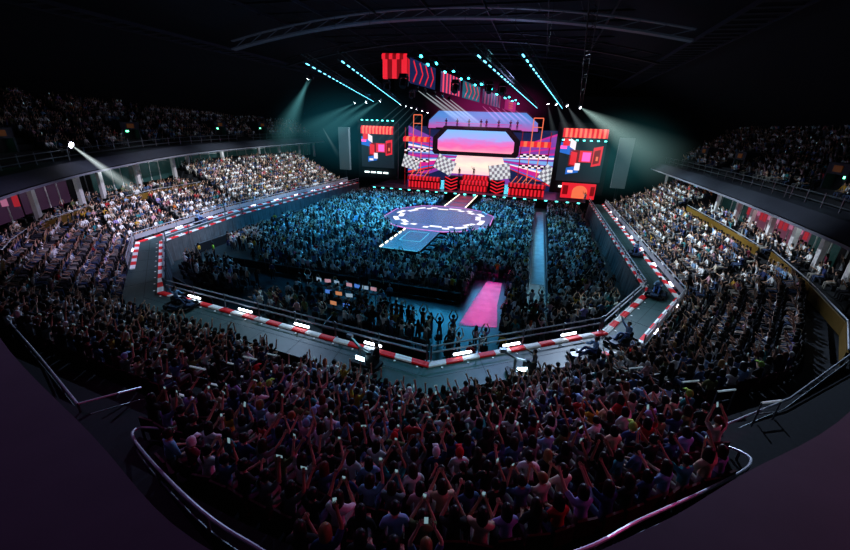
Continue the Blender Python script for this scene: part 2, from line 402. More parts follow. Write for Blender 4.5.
# upper tier
UPR = 20
def upper(side):
    seg = [s for s in RS if FARR(s[0]) and ((s[0][0] > 5) == (side > 0)) and s[0][1] > 14]
    mb = MB()
    for k in range(UPR):
        d0 = 3.9+k*.8; z = 1.5+.52*k
        for (p, n), (q, m) in zip(seg[:-1], seg[1:]):
            a = p[:2]+n*d0; b = q[:2]+m*d0; c = q[:2]+m*(d0+.8); e = p[:2]+n*(d0+.8)
            mb.add([(a[0], a[1], p[2]+z-.52), (b[0], b[1], q[2]+z-.52), (b[0], b[1], q[2]+z), (a[0], a[1], p[2]+z), (c[0], c[1], q[2]+z), (e[0], e[1], p[2]+z)], [(0, 1, 2, 3), (3, 2, 4, 5)])
    mb.build('floor_upper_left' if side < 0 else 'floor_upper_right', M_CONC, kind='structure')
    return seg
SEGL, SEGR = upper(-1), upper(1)
def ledge_rail(seg, lab, lo, hi):
    seg = [s for s in seg if lo <= s[0][1] <= hi]
    w = wslope(seg[0][0])
    pts = [Vector((p[0]+n[0]*(w+.7), p[1]+n[1]*(w+.7), p[2]+1.1)) for p, n in seg]
    t = empty('railing', pts[0], label=lab, cat='railing', group='railings along the upper ring'); o = pts[0]
    for z in (.5, 1.05):
        mb = MB(); mb.path([p-o+Vector((0, 0, z)) for p in pts], .05, 5); mb.build('rail', M_STEEL, t)
    L = 0; nxt = 0
    for a, b in zip(pts[:-1], pts[1:]):
        d = (b-a).length
        while nxt < L+d:
            p = a.lerp(b, (nxt-L)/d)-o; mb = MB(); mb.box((p.x, p.y, .52), (.08, .08, 1.05)); mb.build('post', M_STEEL, t); nxt += 2.2
        L += d
ledge_rail(SEGL, 'grey pipe railing on left ring nearest the camera', 14, 31); ledge_rail(SEGL, 'grey pipe railing on the middle of the left ring', 29, 60); ledge_rail(SEGL, 'grey pipe railing on far end of the left ring', 58, 96)
ledge_rail(SEGR, 'grey pipe railing on right ring nearest the camera', 18, 41); ledge_rail(SEGR, 'grey pipe railing on far end of the right ring', 39, 80)

# vomitory portals in the upper tier
def portal(side, v, lab, out=5.0, dz=1.2, warm=True):
    seg = SEGL if side < 0 else SEGR
    s = min(seg, key=lambda s: abs(s[0][1]-v)); p, n = s; q = p[:2]+n*out; ang = math.atan2(n[1], n[0])-PI/2
    t = empty('exit_portal', (q[0], q[1], p[2]+dz), ang, label=lab, cat='exit', group='exit portals of the upper tier')
    mb = MB()
    mb.box((-1.35, .9, 1.2), (.25, 2.4, 2.4)); mb.box((1.35, .9, 1.2), (.25, 2.4, 2.4)); mb.box((0, .9, 2.5), (2.95, 2.4, .9)); mb.build('surround', M_FASC, t)
    mb = MB(); mb.box((0, .4, 1.0), (2.4, .1, 2.0)); mb.build('opening_shade', M_DARK, t)  # dark sheet stands for the shade inside the doorway
    mb = MB(); mb.box((0, -.34, 2.5), (1.1, .06, .5)); mb.build('number_board', mat('amber_board', (.25, .1, .03), .6, emis=(.5, .18, .04), es=.06), t)
    mb = MB(); mb.box((.1, .3, 1.85), (.4, .06, .2)); mb.build('exit_sign', M_GREENX, t)
for v, l in ((21, 'exit portal at far left of the upper tier, beside spotlight'), (25, 'exit portal next right of the spotlight stairs, upper left'), (39, 'exit portal in the middle of left upper tier'), (56, 'second farthest exit portal in left upper tier'), (69, 'farthest exit portal in left upper tier near stage')):
    portal(-1, v, l)
for v, l in ((40, 'exit portal with reddish board at right of the upper tier'), (60, 'exit portal midway along right upper tier'), (72, 'farthest exit portal in right upper tier near stage')):
    portal(1, v, l)

# near block railings
def piperail(name, pts, lab, zdown=1.0, r=.035, grp='curved pipe rails of the near blocks', glass=True):
    o = Vector(pts[0]); t = empty(name, o, label=lab, cat='railing', group=grp)
    P = [Vector(p)-o for p in (catmull(pts, 6) if len(pts) > 3 else [np.array(p) for p in pts])]
    mb = MB(); mb.path(P, r, 8); mb.build('handrail', M_PIPE, t)
    mb = MB(); mb.path([p-Vector((0, 0, .45)) for p in P], r*.6, 6); mb.build('mid_rail', M_STEEL, t)
    for j in range(0, len(P), 5):
        mb = MB(); mb.tube(P[j], P[j]-Vector((0, 0, zdown)), r*.9); mb.build('post', M_STEEL, t)
    if glass:
        mb = MB()
        for a, b in zip(P[:-1], P[1:]):
            mb.add([a-Vector((0, 0, .5)), b-Vector((0, 0, .5)), b-Vector((0, 0, zdown+.1)), a-Vector((0, 0, zdown+.1))], [(0, 1, 2, 3)])
        mb.build('kick_panel', mat('navy_kick_panel', (.02, .03, .06), .5), t)
piperail('railing', [(-13.5, 11.2, 5.4), (-9.5, 9.5, 5.4), (-2.6, 7.1, 5.7), (1.2, 5.75, 5.9)], 'curved pipe rail behind the left near block, above dark stairs')
piperail('railing', [(1.2, 5.75, 5.9), (1.5, 6.6, 5.7), (1.5, 7.3, 5.4)], 'short pipe rail returning beside the left near block stairs', glass=False)
piperail('railing', [(4.5, 5.75, 5.95), (3.8, 5.5, 6.0), (4.4, 5.0, 6.2), (7.4, 3.8, 6.9), (9.2, 3.35, 7.1), (11.2, 3.2, 7.25), (14.2, 4.6, 7.2), (15.8, 6.0, 6.9), (17.7, 7.7, 6.5), (19.0, 9.0, 6.2), (19.2, 9.8, 5.9), (18.5, 10.8, 5.3)], 'long curved pipe rail around back of the centre near block')
piperail('railing', [(19.8, 11.8, 5.2), (22.5, 13.9, 5.3), (26.7, 18.1, 5.5)], 'pipe rail behind right near block beside the ledge', glass=True)
# aisle handrails, one short hoop per step row
def hoops():
    spec = [((1.35, 13.6), (0, -1), 5, 'left side of the left aisle'), ((3.35, 14.0), (0, -1), 6, 'right side of the left aisle'), ((17.0, 16.6), (.40, -.92), 4, 'left side of the right aisle'), ((18.7, 17.3), (.45, -.89), 5, 'right side of the right aisle')]
    nth = ['first', 'second', 'third', 'fourth', 'fifth', 'sixth']
    for (x, y), (dx, dy), n, lab in spec:
        for k in range(n):
            px, py = x+dx*1.35*k, y+dy*1.35*k
            d = min(np.linalg.norm(np.array((px, py))-s[0]) for s in SAM); z = bz(d)
            t = empty('aisle_handrail', (px, py, z), math.atan2(dy, dx)-PI/2+PI, label='white topped hoop handrail, %s from the track on the %s' % (nth[k], lab), cat='handrail', group='hoop handrails beside the aisles')
            w = .38
            mb = MB(); mb.tube((-w, 0, .95), (w, 0, .95), .035); mb.build('grip', mat('pale_grip_glow', (.8, .85, .9), .4, emis=(.6, .8, .9), es=.15), t)  # grip colour has a faint glow added so it stays bright
            mb = MB(); mb.tube((-w, 0, 0), (-w, 0, .95), .025); mb.tube((w, 0, 0), (w, 0, .95), .025); mb.tube((-w, 0, .5), (w, 0, .5), .018); mb.build('frame', M_STEEL, t)
hoops()
# dark stair flights behind the near block
for (x, y, z, rz, lab) in ((2.2, 4.9, 4.3, .35, 'dark steel stair flight left of the centre near block'), (19.9, 8.9, 4.5, -.75, 'dark steel stair flight right of the centre near block')):
    t = empty('stair_flight', (x, y, z), rz, label=lab, cat='stairs', group='stairs between near blocks and the ledge')
    mb = MB()
    for k in range(6): mb.box((0, -.35*k+.8, .16*k-.5), (1.6, .35, .06))
    mb.build('treads', M_BLK, t)
    mb = MB()
    for k in range(6): mb.box((0, -.35*k+.98, .16*k-.46), (1.6, .04, .03))
    mb.build('nosing_strip', M_STEEL, t)
    for s in (-.82, .82):
        mb = MB(); mb.tube((s, .9, .4), (s, -1.2, 1.3), .03); mb.tube((s, .9, .4), (s, .9, -.5), .03); mb.tube((s, -1.2, 1.3), (s, -1.2, .3), .03); mb.build('handrail', M_STEEL, t)

# ------------------------------------------------------------------ people
def skel(seated=True, arms='lap', lean=0.0):
    """list of nodes name->(pos,radius), edges with region"""
    N = {}; E = []
    h = .55 if seated else .93
    def nd(k, p, r): N[k] = (Vector(p), r)
    def ed(a, b, reg): E.append((a, b, reg))
    nd('pel', (0, 0, h), (.15, .11)); nd('wai', (0, .01+lean*.2, h+.17), (.125, .10)); nd('che', (0, .02+lean*.5, h+.36), (.15, .11)); nd('upc', (0, .02+lean*.7, h+.47), (.12, .085))
    nd('nec', (0, .03+lean, h+.545), .05); nd('hd0', (0, .05+lean, h+.62), .072); nd('hd1', (0, .055+lean, h+.705), .092); nd('hd2', (0, .05+lean, h+.775), .072)
    ed('pel', 'wai', 'shirt'); ed('wai', 'che', 'shirt'); ed('che', 'upc', 'shirt'); ed('upc', 'nec', 'skin'); ed('nec', 'hd0', 'skin'); ed('hd0', 'hd1', 'skin'); ed('hd1', 'hd2', 'skin')
    sh = h+.46; ly = .02+lean*.7
    A_ = {'lap': ((.24, .06, -.26), (.12, .30, -.34)), 'phone': ((.23, .22, -.16), (.07, .36, .12)), 'up': ((.27, .10, .20), (.13, .17, .46)), 'clap': ((.25, .14, -.22), (.05, .36, -.08)),
          'reach': ((.25, .22, .10), (.24, .44, .26)), 'one': ((.25, .13, .16), (.17, .24, .42)), 'rest': ((.25, -.02, -.27), (.27, .10, -.50)), 'grip': ((.25, .16, -.2), (.2, .42, -.12)), 'wave': ((.33, .04, .16), (.40, .12, .40))}
    L, R = {'lap': ('lap', 'lap'), 'phone': ('phone', 'phone'), 'up': ('up', 'up'), 'clap': ('clap', 'clap'), 'one': ('lap', 'one'), 'reach': ('lap', 'reach'), 'both_reach': ('reach', 'reach'), 'rest': ('rest', 'rest'), 'wave': ('rest', 'wave'), 'kart_wave': ('grip', 'wave'), 'kart': ('grip', 'grip')}[arms]
    hands = {}
    for s, a, sd in ((-1, L, 'l'), (1, R, 'r')):
        e, w = A_[a]
        S = Vector((s*.17, ly, sh)); Ep = Vector((s*e[0], ly+e[1], sh+e[2])); Wp = Vector((s*w[0], ly+w[1], sh+w[2]))
        nd('sh'+sd, S, .062); nd('el'+sd, Ep, .042); nd('wr'+sd, Wp, .028)
        d = (Wp-Ep).normalized(); pm = Wp+d*.05; nd('pa'+sd, pm, (.036, .02))
        ed('upc', 'sh'+sd, 'shirt'); ed('sh'+sd, 'el'+sd, 'sleeve'); ed('el'+sd, 'wr'+sd, 'skin'); ed('wr'+sd, 'pa'+sd, 'skin')
        side = d.cross(Vector((0, 1, 0)) if abs(d.y) < .8 else Vector((0, 0, 1))).normalized(); nrm = side.cross(d)
        if nrm.y < 0 and a in ('up', 'one', 'wave'): nrm = -nrm
        for k in range(4):
            o = (k-1.5)*.021; ln = (.062, .074, .070, .052)[k]
            b = pm+side*o*.9+d*.035; m = b+d*ln*.55+side*o*.25; tt = m+(d*.7+nrm*.6).normalized()*ln*.5
            nd('f%d%s' % (k, sd), b, .0105); nd('g%d%s' % (k, sd), m, .0095); nd('h%d%s' % (k, sd), tt, .0075)
            ed('pa'+sd, 'f%d%s' % (k, sd), 'skin'); ed('f%d%s' % (k, sd), 'g%d%s' % (k, sd), 'skin'); ed('g%d%s' % (k, sd), 'h%d%s' % (k, sd), 'skin')
        tb = Wp+d*.03-side*s*.032; t1 = tb-side*s*.022+d*.03+nrm*.012; nd('t0'+sd, tb, .011); nd('t1'+sd, t1, .009)
        ed('wr'+sd, 't0'+sd, 'skin'); ed('t0'+sd, 't1'+sd, 'skin'); hands[sd] = pm+d*.05+nrm*.02
        hx = Vector((s*.095, 0, h-.05))
        if seated == 'kart':
            kn = Vector((s*.15, .42, h+.16)); an = Vector((s*.14, .78, h-.18)); to = an+Vector((0, .10, .09))
        elif seated:
            kn = Vector((s*.12, .42, .52)); an = Vector((s*.12, .40, .10)); to = an+Vector((0, .15, -.05))
        else:
            kn = Vector((s*.11, .02, .49)); an = Vector((s*.12, -.01, .09)); to = an+Vector((s*.02, .15, -.05))
        nd('hi'+sd, hx, .088); nd('kn'+sd, kn, .058); nd('an'+sd, an, .04); nd('to'+sd, to, .034)
        ed('pel', 'hi'+sd, 'pants'); ed('hi'+sd, 'kn'+sd, 'pants'); ed('kn'+sd, 'an'+sd, 'pants'); ed('an'+sd, 'to'+sd, 'shoe')
    return N, E, hands
def skin_mesh(N, E, sub=1):
    keys = list(N); idx = {k: i for i, k in enumerate(keys)}
    me = bpy.data.meshes.new('t'); me.from_pydata([N[k][0] for k in keys], [(idx[a], idx[b]) for a, b, _ in E], [])
    ob = bpy.data.objects.new('t', me); COL.objects.link(ob)
    m = ob.modifiers.new('s', 'SKIN'); m.use_smooth_shade = True; m.branch_smoothing = .3
    sk = me.skin_vertices[0].data
    for k in keys:
        r = N[k][1]; sk[idx[k]].radius = r if isinstance(r, tuple) else (r, r); sk[idx[k]].use_root = (k == 'pel')
    if sub:
        s = ob.modifiers.new('u', 'SUBSURF'); s.levels = sub; s.render_levels = sub
    dg = bpy.context.evaluated_depsgraph_get(); dg.update(); me2 = bpy.data.meshes.new_from_object(ob.evaluated_get(dg))
    COL.objects.unlink(ob); bpy.data.objects.remove(ob); return me2
def segdist(p, a, b):
    ab = b-a; t = max(0, min(1, (p-a).dot(ab)/max(ab.length_squared, 1e-9))); return (p-(a+ab*t)).length
def regions(me, N, E, long_sleeve=False):
    regs = []
    B = []
    for a, b, r in E:
        ra = N[a][1]; ra = max(ra) if isinstance(ra, tuple) else ra; rb = N[b][1]; rb = max(rb) if isinstance(rb, tuple) else rb
        if r == 'sleeve':
            mid = N[a][0].lerp(N[b][0], .68)
            B.append((N[a][0], mid, 'shirt', ra)); B.append((mid, N[b][0], 'shirt' if long_sleeve else 'skin', rb))
        elif long_sleeve and a.startswith('el') and b.startswith('wr'): B.append((N[a][0], N[b][0], 'shirt', ra))
        else: B.append((N[a][0], N[b][0], r, (ra+rb)/2))
    P0 = N['pel'][0]; B.append((P0-Vector((0, 0, .06)), P0+Vector((0, 0, .03)), 'pants', .26))
    for f in me.polygons:
        c = f.center; best = min(B, key=lambda s: segdist(c, s[0], s[1])/ (s[3]+.02)); regs.append('pants' if (best[2] == 'shirt' and c.z < P0.z+.03 and abs(c.x) < .2) else best[2])
    return regs
def submesh(me, keep, off):
    bm = bmesh.new(); bm.from_mesh(me); bm.faces.ensure_lookup_table()
    for v in bm.verts: v.co += v.normal*off
    bmesh.ops.delete(bm, geom=[f for f in bm.faces if not keep[f.index]], context='FACES')
    bmesh.ops.delete(bm, geom=[v for v in bm.verts if not v.link_faces], context='VERTS')
    m = bpy.data.meshes.new('part'); bm.to_mesh(m); bm.free(); m.shade_smooth(); return m
def hair_mesh(c, kind):
    """shell of hair round the head centre c; kind: long short tail cap bob bun"""
    mb = MB(); n = 14; m = 8; vs = []; fs = []
    down = {'long': .36, 'bob': .14, 'short': .02, 'tail': .03, 'cap': .05, 'bun': .03}[kind]
    for i in range(m+1):
        for j in range(n):
            t = PI*.5*i/m*1.25; p = 2*PI*j/n
            x, y, z = math.sin(t)*math.cos(p), math.sin(t)*math.sin(p), math.cos(t)
            X, Y, Z = .104*x, .118*y, .118*z
            if z < .25 and y < .45:
                k = (.25-z)/.9; Z -= down*k*(1.0 if y < .1 else .8); Y -= .02*k*(down > .1); X *= 1+.12*k*(down > .1)
            if y > .45 and z < .62: Y = min(Y, .118*.6); Z = max(Z, .118*.45)
            vs.append((c.x+X, c.y+Y-.008, c.z+Z+.005))
    for i in range(m):
        for j in range(n): fs.append((i*n+j, (i+1)*n+j, (i+1)*n+(j+1) % n, i*n+(j+1) % n))
    mb.add(vs, fs)
    if kind == 'tail':
        mb.tube((c.x, c.y-.11, c.z+.05), (c.x, c.y-.17, c.z-.02), .03, 8); mb.tube((c.x, c.y-.17, c.z-.02), (c.x, c.y-.15, c.z-.22), .034, 8, r2=.012)
    if kind == 'bun': mb.sphere((c.x, c.y-.07, c.z+.12), .05)
    if kind == 'cap':
        mb.box((c.x, c.y+.14, c.z+.05), (.15, .11, .012)); mb.sphere((c.x, c.y, c.z+.122), .012)
    me = bpy.data.meshes.new('hair'); me.from_pydata(mb.v, [], mb.f); me.shade_smooth(); return me
def face_bits(me, c):
    """nose, eyes, brows, mouth, ears: joined to the body mesh"""
    mb = MB()
    mb.add([c+Vector((-.014, .088, -.03)), c+Vector((.014, .088, -.03)), c+Vector((0, .115, -.028)), c+Vector((0, .09, .012))], [(0, 1, 2), (0, 2, 3), (2, 1, 3)], 0)
    for s in (-1, 1):
        mb.sphere(c+Vector((s*.033, .082, .01)), .011, 1, 6); mb.sphere(c+Vector((s*.092, 0, -.01)), .02, 0, 6, (.4, .8, 1.3)); mb.box(c+Vector((s*.033, .088, .032)), (.032, .008, .006), 1)
    mb.box(c+Vector((0, .087, -.055)), (.042, .012, .01), 2)
    bm = bmesh.new(); bm.from_mesh(me); 
    vs = [bm.verts.new(v) for v in mb.v]
    for f, mi in zip(mb.f, mb.m):
        try: nf = bm.faces.new([vs[i] for i in f]); nf.material_index = mi
        except ValueError: pass
    bm.to_mesh(me); bm.free()
class Tmpl: pass
M_LIP = mat('lips', (.4, .08, .08), .5)
def make_template(seated, arms, lean=0.0, long_sleeve=False):
    N, E, hands = skel(seated, arms, lean); me = skin_mesh(N, E); regs = regions(me, N, E, long_sleeve)
    T = Tmpl(); T.hands = hands; T.head = N['hd1'][0].copy(); T.arms = arms; T.seated = seated
    T.shirt = submesh(me, [r == 'shirt' for r in regs], .014); T.pants = submesh(me, [r == 'pants' for r in regs], .012); T.shoeL = submesh(me, [r == 'shoe' and f.center.x < 0 for r, f in zip(regs, me.polygons)], .010); T.shoe = submesh(me, [r == 'shoe' and f.center.x >= 0 for r, f in zip(regs, me.polygons)], .010)
    T.low_src = (me.copy(), list(regs))
    face_bits(me, T.head); me.shade_smooth()
    for m_ in (M_SKIN, M_EYE, M_LIP): me.materials.append(m_)
    for m_, k in ((T.shirt, M_CLOTH), (T.pants, M_CLOTH), (T.shoe, M_SHOE), (T.shoeL, M_SHOE)): m_.materials.append(k)
    T.body = me; me.name = 'body_'+arms
    T.hair = {}
    for k in ('long', 'bob', 'short', 'tail', 'bun', 'cap'):
        h = hair_mesh(T.head, k); h.materials.append(M_HAIR if k != 'cap' else M_CLOTH); T.hair[k] = h
    return T
ARMS = ['lap', 'phone', 'up', 'clap', 'one', 'reach', 'both_reach']
TS = {a: make_template(True, a, .03) for a in ARMS}
TST = {a: make_template(False, a, .0) for a in ('rest', 'up', 'phone', 'wave', 'clap')}
TK = {a: make_template('kart', a, .0, True) for a in ('kart_wave', 'kart')}

def low_template(T, hair, ratio):
    """arrays (verts, tris, region) for the far crowd"""
    me, regs = T.low_src; R = {'skin': 0, 'shirt': 2, 'pants': 3, 'shoe': 4}
    bm = bmesh.new(); bm.from_mesh(me); bm.faces.ensure_lookup_table()
    for f, r in zip(bm.faces, regs): f.material_index = R[r]
    h = T.hair[hair]; tmp = bmesh.new(); tmp.from_mesh(h); mp = {}
    for v in tmp.verts: mp[v.index] = bm.verts.new(v.co)
    for f in tmp.faces:
        nf = bm.faces.new([mp[v.index] for v in f.verts]); nf.material_index = 1
    tmp.free(); m2 = bpy.data.meshes.new('l'); bm.to_mesh(m2); bm.free()
    for i in range(5): m2.materials.append(None)
    ob = bpy.data.objects.new('l', m2); COL.objects.link(ob); d = ob.modifiers.new('d', 'DECIMATE'); d.ratio = ratio; d.use_collapse_triangulate = True
    dg = bpy.context.evaluated_depsgraph_get(); dg.update(); e = bpy.data.meshes.new_from_object(ob.evaluated_get(dg)); COL.objects.unlink(ob); bpy.data.objects.remove(ob)
    n = len(e.vertices); v = np.empty(n*3, np.float32); e.vertices.foreach_get('co', v); v = v.reshape(-1, 3)
    e.calc_loop_triangles(); k = len(e.loop_triangles); t = np.empty(k*3, np.int32); e.loop_triangles.foreach_get('vertices', t); mi = np.array([lt.material_index for lt in e.loop_triangles], np.int32)
    return v, t.reshape(-1, 3), mi
PALETTE = {'white': (.82, .82, .82), 'cream': (.72, .64, .5), 'black': (.02, .02, .022), 'grey': (.22, .23, .25), 'pale pink': (.72, .4, .45), 'navy': (.03, .05, .16), 'light blue': (.3, .48, .72), 'teal': (.04, .28, .3), 'mustard': (.6, .36, .04), 'red': (.55, .03, .04), 'lavender': (.42, .34, .66), 'olive': (.16, .18, .07), 'maroon': (.2, .02, .05), 'orange': (.75, .22, .04), 'denim': (.1, .17, .32), 'peach': (.8, .5, .36)}
PN = list(PALETTE); PW = np.array([3.4, .8, 9, 2.2, .8, 2.4, 1.2, .8, .22, .4, .5, .6, .5, .12, 1.6, .3]); PW /= PW.sum()
SKINS = [(.58, .36, .26), (.5, .3, .2), (.66, .43, .32), (.42, .24, .16)]
HAIRC = {'black': (.008, .007, .008), 'dark brown': (.03, .016, .01), 'auburn': (.12, .03, .012), 'blonde': (.3, .18, .07), 'copper orange': (.4, .09, .03), 'pink': (.6, .12, .22)}
HN = list(HAIRC); HW = np.array([11, 4, .5, .2, .12, .04]); HW /= HW.sum()
PANTS = [(.02, .02, .03), (.06, .09, .17), (.15, .15, .16), (.3, .28, .25)]

# collect places -------------------------------------------------
places = []      # (x, y, z, facing angle, kind, rowtag, seatno)
def inside_aisle(x, y):
    if y < 17.0 and 1.55 < x < 3.2: return True
    # right aisle: line from (17.9,17) in direction (.43,-.9)
    rx, ry = x-17.9, y-17.0; al = rx*.43+ry*-.9; ac = rx*.9+ry*.43
    if -1.2 < al < 9 and abs(ac) < .75: return True
    return False
aisv = [33.5, 44, 55, 66]
for k in range(14):
    d = ROW0+ROWP*k
    pts = [p+n*d for p, n in SAM]; acc = .2; no = 0
    for i in range(len(pts)-1):
        a, b = pts[i], pts[i+1]; L = np.linalg.norm(b-a)
        if L < 1e-4: continue
        while acc < L:
            q = a+(b-a)*acc/L; acc += .56; no += 1
            n = SAM[i][1]*(1-acc/L if acc < L else 0)+SAM[i+1][1]*(min(1, acc/L)); n = n/np.linalg.norm(n)
            x, y = q
            if inside_aisle(x, y): continue
            side_area = y >= 19
            if y < 19:
                lim = 11.2 if 3.2 < x < 18.9 else 7.1
                if d > lim: continue
                if math.hypot(x-13.05, y) < 3.5: continue
                if x > 19 and d > 6.6: continue
                # keep inside the curved rail
                if 3 < x < 19.5 and y < .32+np.interp(x, [3.8, 4.4, 7.4, 9.2, 11.2, 14.2, 15.8, 17.7, 19.0], [5.5, 5.0, 3.8, 3.35, 3.2, 4.6, 6.0, 7.7, 9.0]): continue
                if x < 1.6 and d > 7.2: continue
            else:
                sz = suite_zone((x, y))
                if sz and 6.5 < d < 8.0: continue
                if d > 11.7 or (sz and d > 10.4): continue
                if any(abs(y-v) < .55 for v in aisv): continue
                if y > 72: continue
                if sz and d > 8 and RNG.random() < .5: continue
            if RNG.random() < .035: continue
            f = math.atan2(-n[1], -n[0])-PI/2
            # heads turn a little toward the stage
            places.append((x+RNG.normal(0, .03), y+RNG.normal(0, .04), bzz(d, (x, y))-.02, f+RNG.normal(0, .16), 'seat', k, no))
        acc -= L
def in_cat(x, y, m=0.9):
    if -2.4-m < x < 2.4+m and 36.3-m < y < 46: return True
    if -2.2-m < x < 2.8+m and 60 < y < 75: return True
    return abs(x-.2)/(8.6+m)+abs(y-53.2)/(12.5+m) < 1 and abs(y-53.2) < 8.6+m and abs(x-.2) < 7.7+m
y = 29.6
r = 0
while y < 71:
    x = -20.2
    while x < 20.0:
        x += .52
        if in_cat(x, y) or 13.4 < x < 15.4: continue
        if x < -13 and y < 33+(-13-x)*-.1: continue
        if abs(x+9.5) < .5 and y < 50: continue
        if RNG.random() < .07: continue
        if x > 8.6 and x < 12.0 and y < 34.5: continue
        places.append((x+RNG.normal(0, .06), y+RNG.normal(0, .07), 0, RNG.normal(0, .2), 'stand' if RNG.random() < .75 else 'seat', 100+r, 0))
    y += .86; r += 1
# small groups by the near inner edge
def patch(poly, step, f, jit=.2, kind='stand', z=0):
    xs = [p[0] for p in poly]; ys = [p[1] for p in poly]
    def ins(x, y):
        c = False; j = len(poly)-1
        for i in range(len(poly)):
            if (poly[i][1] > y) != (poly[j][1] > y) and x < (poly[j][0]-poly[i][0])*(y-poly[i][1])/(poly[j][1]-poly[i][1])+poly[i][0]: c = not c
            j = i
        return c
    y = min(ys)
    while y < max(ys):
        x = min(xs)
        while x < max(xs):
            if ins(x, y) and RNG.random() < .88: places.append((x+RNG.normal(0, .1), y+RNG.normal(0, .1), z, f+RNG.normal(0, .4), kind, 200, 0))
            x += step
        y += step*1.4
patch([(-19.5, 27.6), (-16.2, 24.8), (-10.7, 22.8), (-8.8, 25.2), (-15.3, 27.7)], .6, 0)
patch([(-6, 21.4), (-.5, 20.6), (-.5, 22), (-6, 23)], .6, PI*.9)
patch([(.8, 20.6), (7.8, 20.2), (8.2, 23), (2.0, 24.2)], .6, 0)
patch([(11.6, 26.5), (12.2, 22.8), (14.5, 23.4), (18.6, 26.5), (19.8, 29.0), (12, 29.2)], .62, 0)
patch([(9, 20.5), (11.5, 20.5), (11.5, 22), (9, 22.5)], .7, 0)
patch([(-6, 21.6), (3, 21.6), (3, 28), (-6, 28)], .95, PI*.1, kind='seat')
# upper tier
for side, seg in ((-1, SEGL), (1, SEGR)):
    for k in range(UPR-1):
        d0 = 3.9+k*.8+.35; z = 1.5+.52*k
        pts = [(p[:2]+n*d0, p[2]+z, n) for p, n in seg]; acc = 0
        for (a, za, na), (b, zb, nb) in zip(pts[:-1], pts[1:]):
            L = np.linalg.norm(b-a)
            while acc < L:
                t = acc/L; q = a+(b-a)*t; n = na; acc += .56
                if q[1] > 92 or q[1] < 15: continue
                if (q[1]+k*.1) % 11 < 1.0: continue
                if RNG.random() < .14: continue
                if k < 4 and any(abs(q[1]-v) < 1.9 for v in ((21, 25, 39, 56, 69) if side < 0 else (40, 60, 72))): continue
                places.append((q[0], q[1], za+(zb-za)*t, math.atan2(-n[1], -n[0])-PI/2+RNG.normal(0, .15), 'seat', 300, 0))
            acc -= L
# in-view test and ranking
vis = []
for pl in places:
    X, Y, D = proj((pl[0], pl[1], pl[2]+1.1))
    if D > .5 and -45 < X < 895 and -40 < Y < 600: vis.append((D, X, Y, pl))
vis.sort(key=lambda t: t[0])
NIND = 290
def onscreen(t): return 3 < t[1] < 847 and 3 < t[2] < 560
near = []; rest = []
for t in vis:
    if len(near) < NIND and onscreen(t) and t[3][5] < 100 and t[3][5] != 200: near.append(t)
    else: rest.append(t)
# hide nothing: rest becomes the crowd object
def place_name(pl):
    k = pl[5]; x = pl[0]
    row = ['front row by the track', 'second row', 'third row', 'fourth row', 'fifth row', 'sixth row', 'seventh row', 'eighth row', 'ninth row', 'tenth row', 'eleventh row', 'twelfth row', 'thirteenth row', 'fourteenth row', 'last row'][k]
    blk = 'left block' if x < 2.4 else ('right block' if x > 19.2 or (x > 17.6 and pl[1] > 16.5) else 'centre block')
    return row, blk
POSEW = {'lap': 'sitting with hands down', 'phone': 'filming with both hands', 'up': 'arms overhead', 'clap': 'clapping', 'one': 'one arm raised', 'reach': 'reaching forward', 'both_reach': 'both arms outstretched'}
used = set(); nperson = 0
HK = ['long', 'bob', 'short', 'tail', 'bun', 'cap']; HKW = [.44, .22, .17, .09, .04, .04]
HKT = {'long': 'long %s hair', 'bob': '%s bob', 'short': 'short %s hair', 'tail': '%s ponytail', 'bun': '%s hair bun', 'cap': '%s cap'}
from math import cos, sin
M_PHB = mat('phone_case', (.03, .03, .035), .4)
pm_ = MB(); pm_.box((0, 0, 0), (.078, .009, .155)); pm_.box((0, -.0055, 0), (.07, .002, .142), 1)
phone_me = bpy.data.meshes.new('phone'); phone_me.from_pydata(pm_.v, [], pm_.f); phone_me.materials.append(M_PHB); phone_me.materials.append(M_PHONE); phone_me.polygons.foreach_set('material_index', pm_.m)
CAPC = {'white': (.8, .8, .8), 'black': (.02, .02, .02), 'red': (.55, .02, .03), 'light blue': (.3, .48, .7), 'lime': (.35, .6, .1)}
def add_person(name, T, loc, rz, skin, haircol, hk, shirt, pants, label, cat, group, scale=1.0, shoes=False):
    o = bpy.data.objects.new(name, T.body); COL.objects.link(o); o.location = loc; o.rotation_euler = (0, 0, rz); o.scale = (scale,)*3; o.color = (*skin, 1)
    for nm, me, c in (('hair' if hk != 'cap' else 'cap', T.hair[hk], haircol), ('shirt', T.shirt, shirt), ('trousers', T.pants, pants))+((('shoe', T.shoe, (0, 0, 0)), ('shoe', T.shoeL, (0, 0, 0))) if shoes else ()):
        ch = bpy.data.objects.new(nm, me); COL.objects.link(ch); ch.parent = o; ch.color = (*c, 1)
    return tag(o, label, cat, group)
BRIGHT = ['white', 'cream', 'pale pink', 'light blue', 'lavender', 'peach', 'mustard', 'grey']
